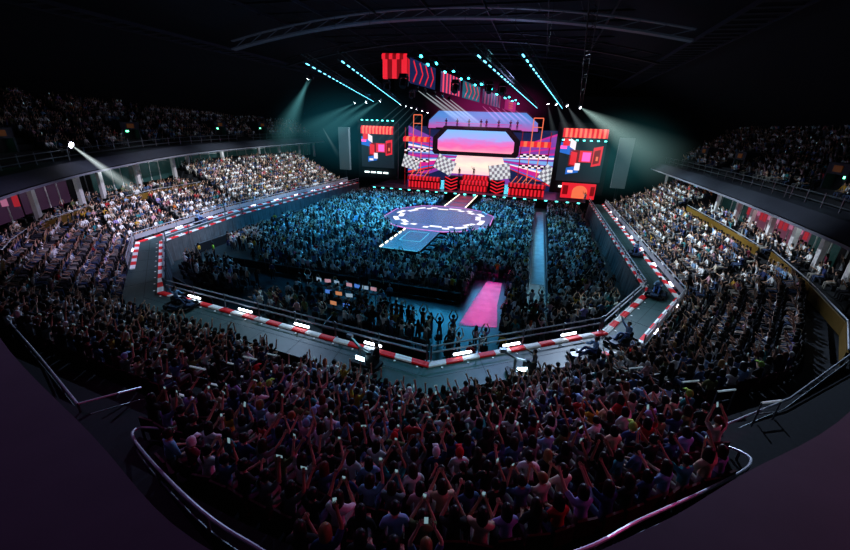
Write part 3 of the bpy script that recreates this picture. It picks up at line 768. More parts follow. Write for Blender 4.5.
for D, X, Y, pl in near:
    row, blk = place_name(pl)
    for tries in range(60):
        hk = random.choices(HK, HKW)[0]; hc = HN[RNG.choice(len(HN), p=HW)]; top = PN[RNG.choice(len(PN), p=PW)]
        if tries > 30: top = random.choice(PN)
        if hk == 'cap': hc = random.choice(list(CAPC))
        if (hk, hc, top, row, blk) not in used: break
    used.add((hk, hc, top, row, blk))
    arms = random.choices(ARMS, [.24, .25, .07, .13, .17, .09, .05])[0]; T = TS[arms]
    hcol = CAPC[hc] if hk == 'cap' else HAIRC[hc]
    hdesc = HKT[hk] % hc
    lab = 'person with %s in %s top, %s, %s, %s' % (hdesc, top, POSEW[arms], row, blk)
    if len(lab.split()) > 16: lab = 'person with %s in %s top, %s, %s' % (hdesc, top, row, blk)
    sc = 1.06+RNG.normal(0, .03)
    o = add_person('person', T, (pl[0], pl[1], pl[2]), pl[3], random.choice(SKINS), hcol, hk, PALETTE[top], random.choice(PANTS), lab, 'person', 'audience seated in the near rows', sc)
    if (arms in ('phone', 'one') and random.random() < .62) or (arms == 'up' and random.random() < .5):
        h = (T.hands['l']+T.hands['r'])/2 if arms in ('phone', 'up') else T.hands['r']
        p = bpy.data.objects.new('phone', phone_me); COL.objects.link(p)
        q = Vector((h.x*cos(pl[3])-h.y*sin(pl[3]), h.x*sin(pl[3])+h.y*cos(pl[3]), h.z))*sc
        p.location = (pl[0]+q.x, pl[1]+q.y, pl[2]+q.z+.03); p.rotation_euler = (random.uniform(-.3, .1), random.choice([0, 0, PI/2]), pl[3]+random.uniform(-.2, .2))
        tag(p, 'lit phone held by person with %s in %s top, %s, %s' % (hdesc, top, row, blk), 'phone', 'phones held up in the near rows')
        if len(p['label'].split()) > 16: p['label'] = 'phone of person with %s in %s top, %s, %s' % (hdesc, top, row.replace(' by the track', ''), blk)
        if len(p['label'].split()) > 16: p['label'] = p['label'].replace('phone of person with', 'phone:')
    nperson += 1
# seats for the near rows
sm = MB(); sm.box((0, .02, .42), (.46, .42, .05)); sm.box((0, -.2, .64), (.46, .05, .46)); sm.box((0, -.1, .2), (.06, .2, .4))
seat_me = bpy.data.meshes.new('seat'); seat_me.from_pydata(sm.v, [], sm.f); seat_me.materials.append(M_SEATR)
for D, X, Y, pl in near:
    s = bpy.data.objects.new('stadium_seat', seat_me); COL.objects.link(s); s.location = (pl[0], pl[1]-.0, pl[2]); s.rotation_euler = (0, 0, pl[3]); s.scale = (1, 1, 1)
    tag(s, 'maroon plastic stadium seat under a spectator in the near rows', 'seat', 'maroon seats of the near rows')
# the crowd -------------------------------------------------
LODM = [low_template(TS[a], h, .16) for a, h in (('lap', 'long'), ('phone', 'bob'), ('up', 'long'), ('clap', 'short'), ('one', 'tail'), ('reach', 'long'), ('one', 'short'))]
LODL = [low_template(TS[a], h, .055) for a, h in (('lap', 'long'), ('phone', 'bob'), ('one', 'long'), ('clap', 'short'), ('lap', 'short'), ('up', 'bob'))]
LODSM = [low_template(TST[a], h, .16) for a, h in (('rest', 'long'), ('up', 'short'), ('phone', 'bob'), ('clap', 'long'))]
LODSL = [low_template(TST[a], h, .05) for a, h in (('rest', 'long'), ('up', 'short'), ('phone', 'bob'), ('clap', 'short'))]
def bake():
    V = []; T = []; C = []; off = 0
    pv = np.array([PALETTE[n] for n in PN]); hv = np.array([HAIRC[n] for n in HN]); sv = np.array(SKINS); qv = np.array(PANTS)
    MI = []
    CW = PW.copy(); CW[0] += .28; CW[2] += .12; CW /= CW.sum(); pv[0] = (.95, .95, .95)  # more white and black tops: harsh light contrast put into cloth colours
    for D, X, Y, pl in rest:
        x, y, z, f, kind, r, _ = pl
        S = (LODM if D < 26 else LODL) if kind == 'seat' else (LODSM if D < 26 else LODSL)
        v, t, mi = S[RNG.integers(len(S))]
        s = 1.05+RNG.normal(0, .04); c_, s_ = math.cos(f)*s, math.sin(f)*s
        w = np.empty_like(v); w[:, 0] = v[:, 0]*c_-v[:, 1]*s_+x; w[:, 1] = v[:, 0]*s_+v[:, 1]*c_+y; w[:, 2] = v[:, 2]*s+z
        cols = np.empty((5, 3)); cols[0] = sv[RNG.integers(4)]; cols[1] = hv[RNG.choice(6, p=HW)]; cols[2] = pv[RNG.choice(len(pv), p=CW)]; cols[3] = qv[RNG.integers(4)]; cols[4] = .03
        if RNG.random() < .05: cols[1] = (.7, .7, .7)
        V.append(w); T.append(t+off); C.append(cols[mi]); MI.append(np.zeros(len(t), np.int32)); off += len(v)
        if RNG.random() < .05:   # a lit phone in the hand
            h = 1.45 if kind == 'seat' else 1.75; k = .07 if D > 30 else .05
            px, py = .12, .3
            cx, cy = x+px*c_-py*s_, y+px*s_+py*c_
            q = np.array([(-k*c_, -k*s_, -.08), (k*c_, k*s_, -.08), (k*c_, k*s_, .08), (-k*c_, -k*s_, .08)])*[.45, .45, 1]+[cx, cy, z+h]
            V.append(q.astype(np.float32)); T.append(np.array([(0, 1, 2), (0, 2, 3)])+off); C.append(np.full((2, 3), .8)); MI.append(np.ones(2, np.int32)); off += 4
    V = np.concatenate(V).astype(np.float32); T = np.concatenate(T).astype(np.int32); C = np.concatenate(C).astype(np.float32); MI = np.concatenate(MI)
    me = bpy.data.meshes.new('crowd'); me.vertices.add(len(V)); me.vertices.foreach_set('co', V.ravel())
    me.loops.add(len(T)*3); me.loops.foreach_set('vertex_index', T.ravel()); me.polygons.add(len(T))
    me.polygons.foreach_set('loop_start', np.arange(0, len(T)*3, 3, dtype=np.int32))
    at = me.attributes.new('tint', 'FLOAT_COLOR', 'FACE'); at.data.foreach_set('color', np.concatenate([C, np.ones((len(C), 1), np.float32)], 1).ravel())
    m = bpy.data.materials.new('crowd_clothes'); m.use_nodes = True; n = m.node_tree.nodes; b = n['Principled BSDF']; b.inputs['Roughness'].default_value = .8
    a = n.new('ShaderNodeAttribute'); a.attribute_name = 'tint'; m.node_tree.links.new(a.outputs['Color'], b.inputs['Base Color'])
    me.materials.append(m); me.materials.append(M_PHONE); me.polygons.foreach_set('material_index', MI)
    me.update(calc_edges=True)
    o = bpy.data.objects.new('crowd', me); COL.objects.link(o)
    tag(o, 'thousands of spectators filling the stands, upper tiers and floor', 'crowd', kind='stuff')
    print('CROWD', len(rest), 'tris', len(T), 'near', len(near))
bake()
# seats of the other rows: one mass
def seats_mass():
    v0 = np.array(sm.v, np.float32); f0 = np.array(sm.f, np.int32); V = []; Fs = []; off = 0
    for D, X, Y, pl in rest:
        if pl[5] >= 100 and pl[5] != 300 and D > 40: continue
        if pl[5] == 300 and D > 60: continue
        x, y, z, f, *_ = pl
        if pl[4] == 'stand': y -= .35
        c_, s_ = math.cos(f), math.sin(f); w = np.empty_like(v0); w[:, 0] = v0[:, 0]*c_-v0[:, 1]*s_+x; w[:, 1] = v0[:, 0]*s_+v0[:, 1]*c_+y; w[:, 2] = v0[:, 2]+z
        V.append(w); Fs.append(f0+off); off += len(v0)
    V = np.concatenate(V); Fs = np.concatenate(Fs); me = bpy.data.meshes.new('seating'); me.vertices.add(len(V)); me.vertices.foreach_set('co', V.ravel()); me.loops.add(Fs.size); me.loops.foreach_set('vertex_index', Fs.ravel()); me.polygons.add(len(Fs)); me.polygons.foreach_set('loop_start', np.arange(0, Fs.size, 4, dtype=np.int32)); me.update(calc_edges=True)
    me.materials.append(M_SEATB); o = bpy.data.objects.new('arena_seating', me); COL.objects.link(o); tag(o, 'rows of dark seats under the crowd in stands and on floor', 'seats', kind='stuff')
seats_mass()

# ------------------------------------------------------------------ karts and crew on the track
def kart():
    t = empty('go_kart')
    mb = MB(); mb.box((0, 0, .14), (.62, 1.5, .05)); mb.bar((-.55, .95, .15), (.55, .95, .15), .12, .16); mb.bar((-.4, -.85, .2), (.4, -.85, .2), .08, .12); mb.build('chassis', M_BLK, t)
    mb = MB()
    for s in (-1, 1):
        mb.prism([(s*.35, -.45), (s*.62, -.4), (s*.62, .4), (s*.35, .45)][::s], .1, .3)
    mb.prism([(-.3, .55), (.3, .55), (.2, 1.0), (-.2, 1.0)], .16, .36); mb.build('side_pods', M_KART, t)
    mb = MB(); mb.box((0, -.25, .26), (.44, .42, .06)); mb.box((0, -.48, .5), (.44, .06, .5)); mb.box((-.22, -.28, .36), (.05, .42, .2)); mb.box((.22, -.28, .36), (.05, .42, .2)); mb.build('seat', M_DARK, t)
    for x in (-.58, .58):
        for y in (-.62, .62):
            w = MB(); w.tube((x-.08, y, .15), (x+.08, y, .15), .15, 14); wo = w.build('wheel', M_TYRE, t); w = MB(); w.tube((x-.09, y, .15), (x+.09, y, .15), .07, 10, 0); w.build('hub', M_STEEL, wo)
    mb = MB(); n = 12; c = Vector((0, .2, .58))
    R = [c+Vector((.16*math.cos(2*PI*i/n), .07*math.sin(2*PI*i/n), .14*math.sin(2*PI*i/n))) for i in range(n+1)]
    mb.path(R, .014); mb.tube(c, (0, .5, .2), .015); mb.tube(R[0], R[6], .01); mb.build('steering_wheel', M_BLK, t); return t
K0 = kart()
def kcopy(k0):
    r = k0.copy(); COL.objects.link(r)
    for c in k0.children:
        d = c.copy(); COL.objects.link(d); d.parent = r
        for g in c.children: h = g.copy(); COL.objects.link(h); h.parent = d
    return r
karts = [(19.1, 21.7, 2.35, 'kart_wave', 'kart nearest on right bend, rider in blue waving', 'person in light blue waving from kart nearest on right bend', 'light blue', 'dark brown', (.12, .2, .42)),
         (17.0, 19.3, 1.9, 'kart', 'kart behind the audience heads at lower right corner of track', 'person in denim outfit leaning back in kart at lower right corner', 'light blue', 'black', (.08, .13, .3)),
         (22.9, 30.3, 2.75, 'kart', 'kart on right side where the straight meets bend', 'person in blue overalls riding kart where right straight meets bend', 'light blue', 'dark brown', (.08, .16, .42)),
         (23.6, 41.0, 3.0, 'kart', 'kart farther up the right straight of the track', 'person in blue jacket riding kart farther up the right straight', 'light blue', 'black', (.06, .1, .3)),
         (-8.0, 17.0, -1.6, 'kart_wave', 'kart at near left bend of track with blue clad rider', 'person in light blue jacket waving from kart at near left bend', 'light blue', 'black', (.06, .08, .16)),
         (-23.9, 34.5, .1, 'kart', 'kart on far left bend of the track by drape', 'person in blue riding kart on the far left bend of track', 'light blue', 'dark brown', (.05, .1, .3))]
for i, (x, y, rz, arm, lk, lp, top, hc, pc) in enumerate(karts):
    k = K0 if i == 0 else kcopy(K0); k.location = (x, y, TZ+.01); k.rotation_euler = (0, 0, rz); tag(k, lk, 'kart', 'karts riding on the track')
    T = TK[arm]; dz = TZ+.01+.40-.55+.10
    q = Vector((0, -.27, 0)); q = Vector((q.x*cos(rz)-q.y*sin(rz), q.x*sin(rz)+q.y*cos(rz), 0))
    add_person('person', T, (x+q.x, y+q.y, dz), rz, SKINS[2], HAIRC[hc], 'short', PALETTE[top], pc, lp, 'person', 'people riding karts', 1.08, True)
# camera carts: black pedestals with operators and bright light
def camera_cart(x, y, rz, lab, labp, top):
    t = empty('camera_cart', (x, y, TZ), rz, label=lab, cat='cart', group='black equipment carts on the near track')
    mb = MB(); mb.box((0, 0, .2), (1.5, .7, .12)); mb.box((.35, 0, .55), (.5, .5, .6)); mb.tube((-.4, 0, .25), (-.4, 0, 1.0), .06); mb.build('base', M_BLK, t)
    for sx in (-.6, .6):
        for sy in (-.36, .36):
            w = MB(); w.tube((sx, sy-.05, .13), (sx, sy+.05, .13), .13, 12); w.build('wheel', M_TYRE, t)
    mb = MB(); mb.bar((-.4, 0, 1.0), (-1.0, .1, 1.35), .1, .1); mb.bar((-.4, 0, 1.0), (.3, -.1, .9), .08, .08); mb.box((-1.05, .1, 1.4), (.3, .2, .2)); mb.build('arm', M_STEEL, t)
    mb = MB(); mb.box((-.15, -.37, .62), (.5, .03, .22)); mb.build('monitor', glow('cart_monitor', (.6, .9, 1), 6), t)
    q = Vector((.62, .05, 0)); q = Vector((q.x*cos(rz)-q.y*sin(rz), q.x*sin(rz)+q.y*cos(rz), 0))
    add_person('person', TS['reach'], (x+q.x, y+q.y, TZ+.12), rz+PI/2, SKINS[0], HAIRC['black'], 'short', PALETTE[top], PANTS[0], labp, 'person', 'crew on the equipment carts', 1.0, True)
camera_cart(6.0, 14.95, -.15, 'black equipment cart with glowing monitor, left on the near track', 'person in black top seated on left equipment cart, arm out', 'black')
camera_cart(13.6, 16.7, .35, 'black equipment cart with glowing monitor, right on the near track', 'person in grey top seated on right equipment cart, arm out', 'grey')

# ------------------------------------------------------------------ floor furniture
def table(x, y, rz, w, lab, n):
    t = empty('control_desk', (x, y, 0), rz, label=lab, cat='desk', group='control desks behind the floor seats')
    mb = MB(); mb.box((0, 0, .76), (w, .8, .05)); mb.build('desk_top', M_BLK, t)
    for sx in (-1, 1):
        for sy in (-.35, .35): mb = MB(); mb.box((sx*(w/2-.06), sy, .37), (.05, .05, .74)); mb.build('leg', M_STEEL, t)
    for k in range(n):
        a = (k-(n-1)/2)*w/n
        m = empty('monitor', (x+a*cos(rz), y+a*sin(rz), .79), rz+random.uniform(-.2, .2)+PI, label='%s monitor on %s' % (['first', 'second', 'third', 'fourth'][k], lab.replace('control desk ', 'desk ')), cat='monitor', group='lit monitors on the control desks')
        b = MB(); b.box((0, 0, .3), (.62, .05, .38)); b.box((0, 0, .06), (.06, .05, .12)); b.box((0, 0, .01), (.24, .18, .02)); cs_ = b.build('casing', M_BLK, m)
        b = MB(); b.box((0, .028, .3), (.56, .008, .32)); b.build('screen', random.choice([M_MON, glow('screen_dim_orange', (.7, .3, .15), .6), M_MON, glow('screen_dim_blue', (.1, .25, .7), .7), glow('screen_pale_pink', (.6, .35, .42), .6)]), cs_)
table(-2.9, 26.6, -.05, 2.6, 'control desk at left of the monitor rows', 3); table(.3, 26.4, -.05, 3.0, 'control desk at right of back monitor row', 4)
table(-.8, 24.6, -.05, 2.8, 'control desk in middle of the monitor rows', 3); table(.2, 22.9, -.05, 2.2, 'control desk in front, nearest to track', 2)
def barricade(a, b, lab, h=1.1, m=M_BLK):
    a, b = Vector((*a, 0)), Vector((*b, 0)); o = a; t = empty('crowd_barrier', a, label=lab, cat='barrier', group='black crowd barriers on the floor'); d = b-a; L = d.length; n = max(2, int(L/2.2)); mb = MB()
    mb.bar(Vector((0, 0, h*.5)), d+Vector((0, 0, h*.5)), .04, h*.85); mb.build('panel', m, t)
    mb = MB(); mb.tube((0, 0, h), d+Vector((0, 0, h)), .035); mb.build('top_rail', M_STEEL, t)
    for k in range(min(n, 30)+1):
        p = d*k/min(n, 30); mb = MB(); mb.tube(p, p+Vector((0, 0, h)), .03); mb.build('post', M_STEEL, t)
barricade((-20.9, 30.5), (-21.0, 66), 'long low barrier along left side of the floor'); barricade((-20.9, 30.5), (-17.5, 27.9), 'slanting low barrier at left corner of the floor')
barricade((.7, 19.5), (8.2, 18.9), 'solid black barrier in front of the small standing crowd'); barricade((.7, 19.5), (.5, 21.2), 'short black barrier end left of small standing crowd')
barricade((-16, 29.2), (-1, 28.6), 'black barrier at back of the left floor block', .9); barricade((0, 28.6), (8.3, 28.5), 'black barrier at back of the centre floor block', .9)
barricade((20.5, 31), (20.6, 66), 'long low barrier along right side of the floor'); barricade((-18.5, 24.2), (-9.5, 20.8), 'black barrier in front of small left audience group', .9)
barricade((13.6, 34), (13.6, 66), 'barrier on left edge of the right hand aisle', .8); barricade((15.2, 30), (15.2, 66), 'barrier on right edge of the right hand aisle', .8)
# security and technicians standing on the floor and bends
for (x, y, rz, tp, lab, arms) in [(-19.3, 29.5, 2, 'mustard', 'steward in yellow vest at left bend doorway', 'rest'), (-18.2, 30.2, 2.5, 'lime', 'steward in lime vest by the drape at left bend', 'rest'), (-21.0, 44, .5, 'mustard', 'steward in yellow vest beside drape on left floor', 'rest'),
                                  (20.9, 35.5, 2.6, 'black', 'person in black standing under track by the right bend', 'rest'), (12.3, 21.4, .3, 'mustard', 'steward in yellow top near pink lit aisle', 'rest'), (13.3, 22.0, .2, 'olive', 'person in olive top standing near right bend barrier', 'rest'),
                                  (10.6, 19.6, 0, 'red', 'person in red top standing by near guardrail', 'rest'), (9.2, 20.0, .4, 'black', 'person in black standing left of pink lit aisle', 'rest'), (21.4, 67, 2, 'black', 'usher in black at far end of right floor walkway', 'rest'),
                                  (-9.0, 27.3, .2, 'navy', 'technician in navy walking on cross aisle of the floor', 'rest')]:
    c = PALETTE.get(tp, (.35, .8, .1)); add_person('person', TST[arms], (x, y, 0), rz, SKINS[1], HAIRC['black'], 'short', c, PANTS[0], lab, 'person', 'stewards and crew standing on the floor', 1.0, True)

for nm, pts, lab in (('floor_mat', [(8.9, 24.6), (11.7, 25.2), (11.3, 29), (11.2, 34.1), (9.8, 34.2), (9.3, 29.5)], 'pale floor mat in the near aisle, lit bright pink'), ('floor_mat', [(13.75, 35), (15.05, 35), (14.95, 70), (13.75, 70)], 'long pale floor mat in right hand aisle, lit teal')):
    mb = MB(); mb.prism(pts, .004, .02); mb.build(nm, mat('pale_light_catcher', (.34, .34, .36), .6, var=.4, scale=1.3), label=lab, cat='mat', group='pale aisle mats')  # pale sheets added so coloured light shows on the dark floor
# ------------------------------------------------------------------ centre stage (catwalk)
CZ = 1.3
t = empty('centre_stage', (.2, 53, 0), label='octagonal centre stage with white check pattern joined to runway', cat='stage')
O8 = [(-2.4, 45.3), (-4.6, 46.3), (-7.4, 50.6), (-7.5, 56), (-4.5, 60.2), (-2.2, 61), (2.6, 61), (5.0, 60.0), (7.6, 56.8), (7.8, 50.2), (4.6, 46.2), (2.6, 45.3)]
def loc(P): return [(p[0]-.2, p[1]-53) for p in P]
def scaleP(P, s): return [(.2+(p[0]-.2)*s, 53.2+(p[1]-53.2)*s) for p in P]
M_CATD = mat('stage_deck_violet_glow', (.045, .04, .06), .3, emis=(.2, .08, .2), es=.12); M_CATB = mat('stage_deck_blue_glow', (.008, .03, .045), .25, emis=(.02, .16, .26), es=.3)  # violet and blue light set into the deck colours as glow
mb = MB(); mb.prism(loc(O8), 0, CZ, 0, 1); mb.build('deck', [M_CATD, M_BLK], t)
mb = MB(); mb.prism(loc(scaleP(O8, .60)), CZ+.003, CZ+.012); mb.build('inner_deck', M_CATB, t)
mb = MB()   # white checks between the rings
a = catmull([(*p, 0) for p in scaleP(O8, .66)]+[(*scaleP(O8, .66)[0], 0)], 6); b = catmull([(*p, 0) for p in scaleP(O8, .75)]+[(*scaleP(O8, .75)[0], 0)], 6); c = catmull([(*p, 0) for p in scaleP(O8, .84)]+[(*scaleP(O8, .84)[0], 0)], 6)
for i in range(0, len(a)-3, 1):
    for q, (u, w) in enumerate(((a, b), (b, c))):
        if (i//3+q) % 2 == 0:
            mb.add([(p[0]-.2, p[1]-53, CZ+.02) for p in (u[i], u[i+1], w[i+1], w[i])], [(0, 1, 2, 3)])
mb.build('check_tiles', glow('check_white_led', (1, .9, .93), 1.1), t)
mb = MB()
P8 = loc(O8)
for i in range(len(P8)):
    a, b = P8[i], P8[(i+1) % len(P8)]; mb.bar((a[0], a[1], CZ), (b[0], b[1], CZ), .1, .1)
mb.build('edge_strip', glow('edge_violet', (.7, .2, .6), 1.0), t)
mb = MB()
for i in range(len(P8)):
    a, b = P8[i], P8[(i+1) % len(P8)]; mb.bar((a[0]*1.08, a[1]*1.08, .75), (b[0]*1.08, b[1]*1.08, .75), .5, .15)
mb.build('lower_step', M_BLK, t)
t = empty('front_platform', (0, 41, 0), label='blue lit rectangular platform extending from octagonal stage', cat='stage')
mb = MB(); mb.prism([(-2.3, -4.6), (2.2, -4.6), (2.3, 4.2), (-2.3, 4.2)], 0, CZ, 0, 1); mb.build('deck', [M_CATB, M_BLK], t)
mb = MB()
for (a, b) in (((-1.3, -1), (1.2, -1)), ((1.2, -1), (1.2, 3)), ((1.2, 3), (-1.3, 3)), ((-1.3, 3), (-1.3, -1))): mb.bar((*a, CZ+.01), (*b, CZ+.01), .08, .02)
mb.build('outline', glow('outline_blue', (.1, .5, .7), .8), t)
mb = MB(); mb.bar((-2.25, -4.55, CZ+.02), (2.2, -4.55, CZ+.02), .06, .04); mb.build('front_trim', MATS['outline_blue'], t)
for k in range(6):
    mb = MB(); mb.box((-2.25, -4+k*1.5, CZ+.05), (.12, .8, .1)); mb.build('edge_light', glow('edge_warm', (1, .85, .65), 2.5), t)
for k in range(5):
    mb = MB(); mb.box((2.75, -3.7+k*1.7, .55), (.8, .9, 1.1)); mb.box((2.75, -3.7+k*1.7, 1.15), (.5, .5, .1)); mb.build('speaker_box', M_BLK, t)
    mb = MB(); mb.box((2.75, -3.7+k*1.7, 1.22), (.55, .12, .04)); mb.build('speaker_trim', M_FASC, t)
t = empty('runway', (.7, 68, 0), label='narrow runway with light tiles between octagon and main stage', cat='stage')
mb = MB(); mb.prism([(-1.9, -7), (1.9, -7), (1.7, 7), (-1.7, 7)], 0, CZ, 0, 1); mb.build('deck', [M_CATD, M_BLK], t)
for s in (-1, 1):
    for k in range(9): mb = MB(); mb.box((s*1.75, -6+k*1.5, CZ+.05), (.14, .8, .09)); mb.build('edge_light', glow('edge_warm', (1, .85, .65), 2.5), t)
for k in range(3):
    mb = MB(); mb.box((0, -4.5+k*3.8, CZ+.01), (2.4, 2.4, .02)); mb.build('inlay', glow('inlay_dark_red', (.35, .05, .1), .6), t)

# ------------------------------------------------------------------ main stage
SZ = 1.6
t = empty('main_stage', (0, 80, 0), label='wide main stage deck with black front and teal footlights', cat='stage')
mb = MB(); mb.prism([(-20, -6), (22, -6), (22, 8), (-20, 8)], 0, SZ, 0, 1); mb.build('deck', [mat('stage_deck', (.16, .13, .17), .3), M_BLK], t)
for k in range(22):
    x = -19+k*1.9
    mb = MB(); mb.box((x, -6.08, SZ-.15), (.5, .12, .18)); mb.build('footlight', glow('foot_teal', (.1, .8, .75), 3.5), t)
SV = 85.0
def wall_quad(mb, pts, mi, v=SV): mb.add([(x, v, z) for x, z in pts], [tuple(range(len(pts)))], mi)
def grad_mat(name, stops, axis='Z', lo=0, hi=1, es=1.3):
    m = bpy.data.materials.new(name); m.use_nodes = True; nt = m.node_tree; n = nt.nodes; b = n['Principled BSDF']; b.inputs['Base Color'].default_value = (.01, .01, .01, 1)
    tc = n.new('ShaderNodeTexCoord'); sp = n.new('ShaderNodeSeparateXYZ'); nt.links.new(tc.outputs['Object'], sp.inputs[0]); mr = n.new('ShaderNodeMapRange'); mr.inputs[1].default_value = lo; mr.inputs[2].default_value = hi
    nz = n.new('ShaderNodeTexNoise'); nz.inputs['Scale'].default_value = .35; nz.inputs['Detail'].default_value = 4; mp = n.new('ShaderNodeMapping'); mp.inputs['Scale'].default_value = (1, 1, 3.5); nt.links.new(tc.outputs['Object'], mp.inputs[0]); nt.links.new(mp.outputs[0], nz.inputs['Vector'])
    ad = n.new('ShaderNodeMath'); ad.operation = 'MULTIPLY_ADD'; ad.inputs[1].default_value = .5; ad.inputs[2].default_value = -.25; nt.links.new(nz.outputs['Fac'], ad.inputs[0]); s2 = n.new('ShaderNodeMath'); s2.operation = 'ADD'
    nt.links.new(sp.outputs[axis], mr.inputs[0]); nt.links.new(mr.outputs[0], s2.inputs[0]); nt.links.new(ad.outputs[0], s2.inputs[1])
    cr = n.new('ShaderNodeValToRGB'); nt.links.new(s2.outputs[0], cr.inputs[0])
    while len(cr.color_ramp.elements) < len(stops): cr.color_ramp.elements.new(.5)
    for e, (p, c) in zip(cr.color_ramp.elements, stops): e.position = p; e.color = (*c, 1)
    nt.links.new(cr.outputs[0], b.inputs['Emission Color']); b.inputs['Emission Strength'].default_value = es; return m
M_SUNG = grad_mat('sun_glow', [(0, (.6, .25, .5)), (.3, (1, .6, .65)), (.6, (1, .85, .7)), (1, (1, .5, .6))], lo=1.6, hi=8.8, es=.95)
t = empty('led_backdrop', (0, 0, 0), label='huge stage backdrop screen with pink and blue perspective stripes', cat='screen')
mb = MB(); wall_quad(mb, [(-15.5, 1.6), (17.5, 1.6), (17.5, 13.5), (-15.5, 13.5)], 0)
cx, cz = 0.6, 7.6
NB = 26; zs = [1.6+(13.5-1.6)*(k/NB) for k in range(NB+1)]; rb = random.Random(4)
cols = [rb.choice([1, 1, 2, 3, 3, 3, 0, 4, 5, 2]) for k in range(NB)]; cols[9] = cols[17] = 6
for k in range(NB):
    z0, z1 = zs[k], zs[k+1]; f = lambda z: cz+(z-cz)*.22
    wall_quad(mb, [(-15.4, z0), (-3.5, f(z0)), (-3.5, f(z1)), (-15.4, z1)], cols[k], SV-.02)
    wall_quad(mb, [(5, f(z0)), (17.4, z0), (17.4, z1), (5, f(z1))], cols[(k+3) % NB], SV-.02)
wall_quad(mb, [(-6.0, 3.2), (7.4, 3.2), (5.2, 8.8), (-3.8, 8.8)], 7, SV-.03)
wall_quad(mb, [(-7, 1.6), (8.6, 1.6), (7.0, 4.0), (-5.6, 4.0)], 3, SV-.035)
o = mb.build('picture', [M_NAVY, M_MAG, M_BLUE, M_PURP, M_REDL, M_SKY, M_LITE, M_SUNG], t)
# main screen: octagonal frame with a sunset
M_SUN = grad_mat('sunset_picture', [(0, (1, .3, .45)), (.25, (.9, .15, .42)), (.5, (.62, .22, .62)), (.66, (.35, .4, .85)), (1, (.22, .48, .9))], lo=-2, hi=2, es=1.0)
M_UPB = grad_mat('upper_band_picture', [(0, (.6, .15, .55)), (.4, (.2, .28, .75)), (.8, (.08, .34, .8)), (1, (.05, .3, .75))], lo=-1.5, hi=1.5, es=.75)
t = empty('main_screen', (.3, 80, 11.0), label='wide main stage screen showing a pink sunset in dark octagonal frame', cat='screen')
def octa(w, h, c): return [(-w+c, -h), (w-c*.2, -h), (w, -h+c*.2), (w, h-c), (w-c, h), (-w+c, h), (-w, h-c), (-w, -h+c*.2), (-w+c*.2, -h)][1:]
fr = octa(8.7, 2.75, 2.3); ins = octa(7.7, 2.05, 1.9)
mb = MB()
for i in range(8):
    a, b, c, d = fr[i], fr[(i+1) % 8], ins[(i+1) % 8], ins[i]
    mb.add([(p[0], y_, p[1]) for y_ in (-.25, .25) for p in (a, b, c, d)], [(0, 1, 2, 3), (7, 6, 5, 4), (0, 4, 5, 1), (2, 6, 7, 3)])
mb.build('frame', M_DARK, t)
mb = MB(); mb.add([(p[0], -.05, p[1]) for p in ins], [tuple(range(8))]); mb.build('picture', M_SUN, t)
t = empty('upper_screen', (.8, 82.5, 15.0), label='blue trapezoid screen above the main screen, silhouettes before it', cat='screen')
up = [(-11.2, -1.9), (11.4, -1.9), (11.2, -.2), (8.7, 1.7), (-8.9, 1.7), (-11.0, -.2)]
mb = MB(); mb.add([(p[0], 0, p[1]) for p in up], [tuple(range(6))]); mb.build('picture', M_UPB, t)
mb = MB()
for i in range(6): a, b = up[i], up[(i+1) % 6]; mb.bar((a[0], .1, a[1]), (b[0], .1, b[1]), .3, .25)
mb.build('frame', M_BLK, t)
t = empty('band_balcony', (.5, 81, 13.4), label='narrow band balcony with rail on top of the main screen', cat='balcony')
mb = MB(); mb.box((0, 0, -.1), (17, 1.6, .2)); mb.build('deck', M_BLK, t)
mb = MB(); mb.tube((-8.5, -.8, .9), (8.5, -.8, .9), .04); mb.build('rail', M_MAG, t)
for i, x in enumerate((-6.6, -4.3, -1.9, .5, 1.6, 4.0, 6.3, 7.6)):
    add_person('person', TST['clap'], (x+.5, 81.1, 13.4), PI, (.02, .02, .03), (.01, .01, .01), 'short', (.02, .02, .03), (.02, .02, .03), 'silhouetted musician on the balcony above main screen, %s from stage left end' % ['first', 'second', 'third', 'fourth', 'fifth', 'sixth', 'seventh', 'eighth'][i], 'person', 'musicians on the balcony', 1.0)  # backlit shade set as near-black skin and clothes
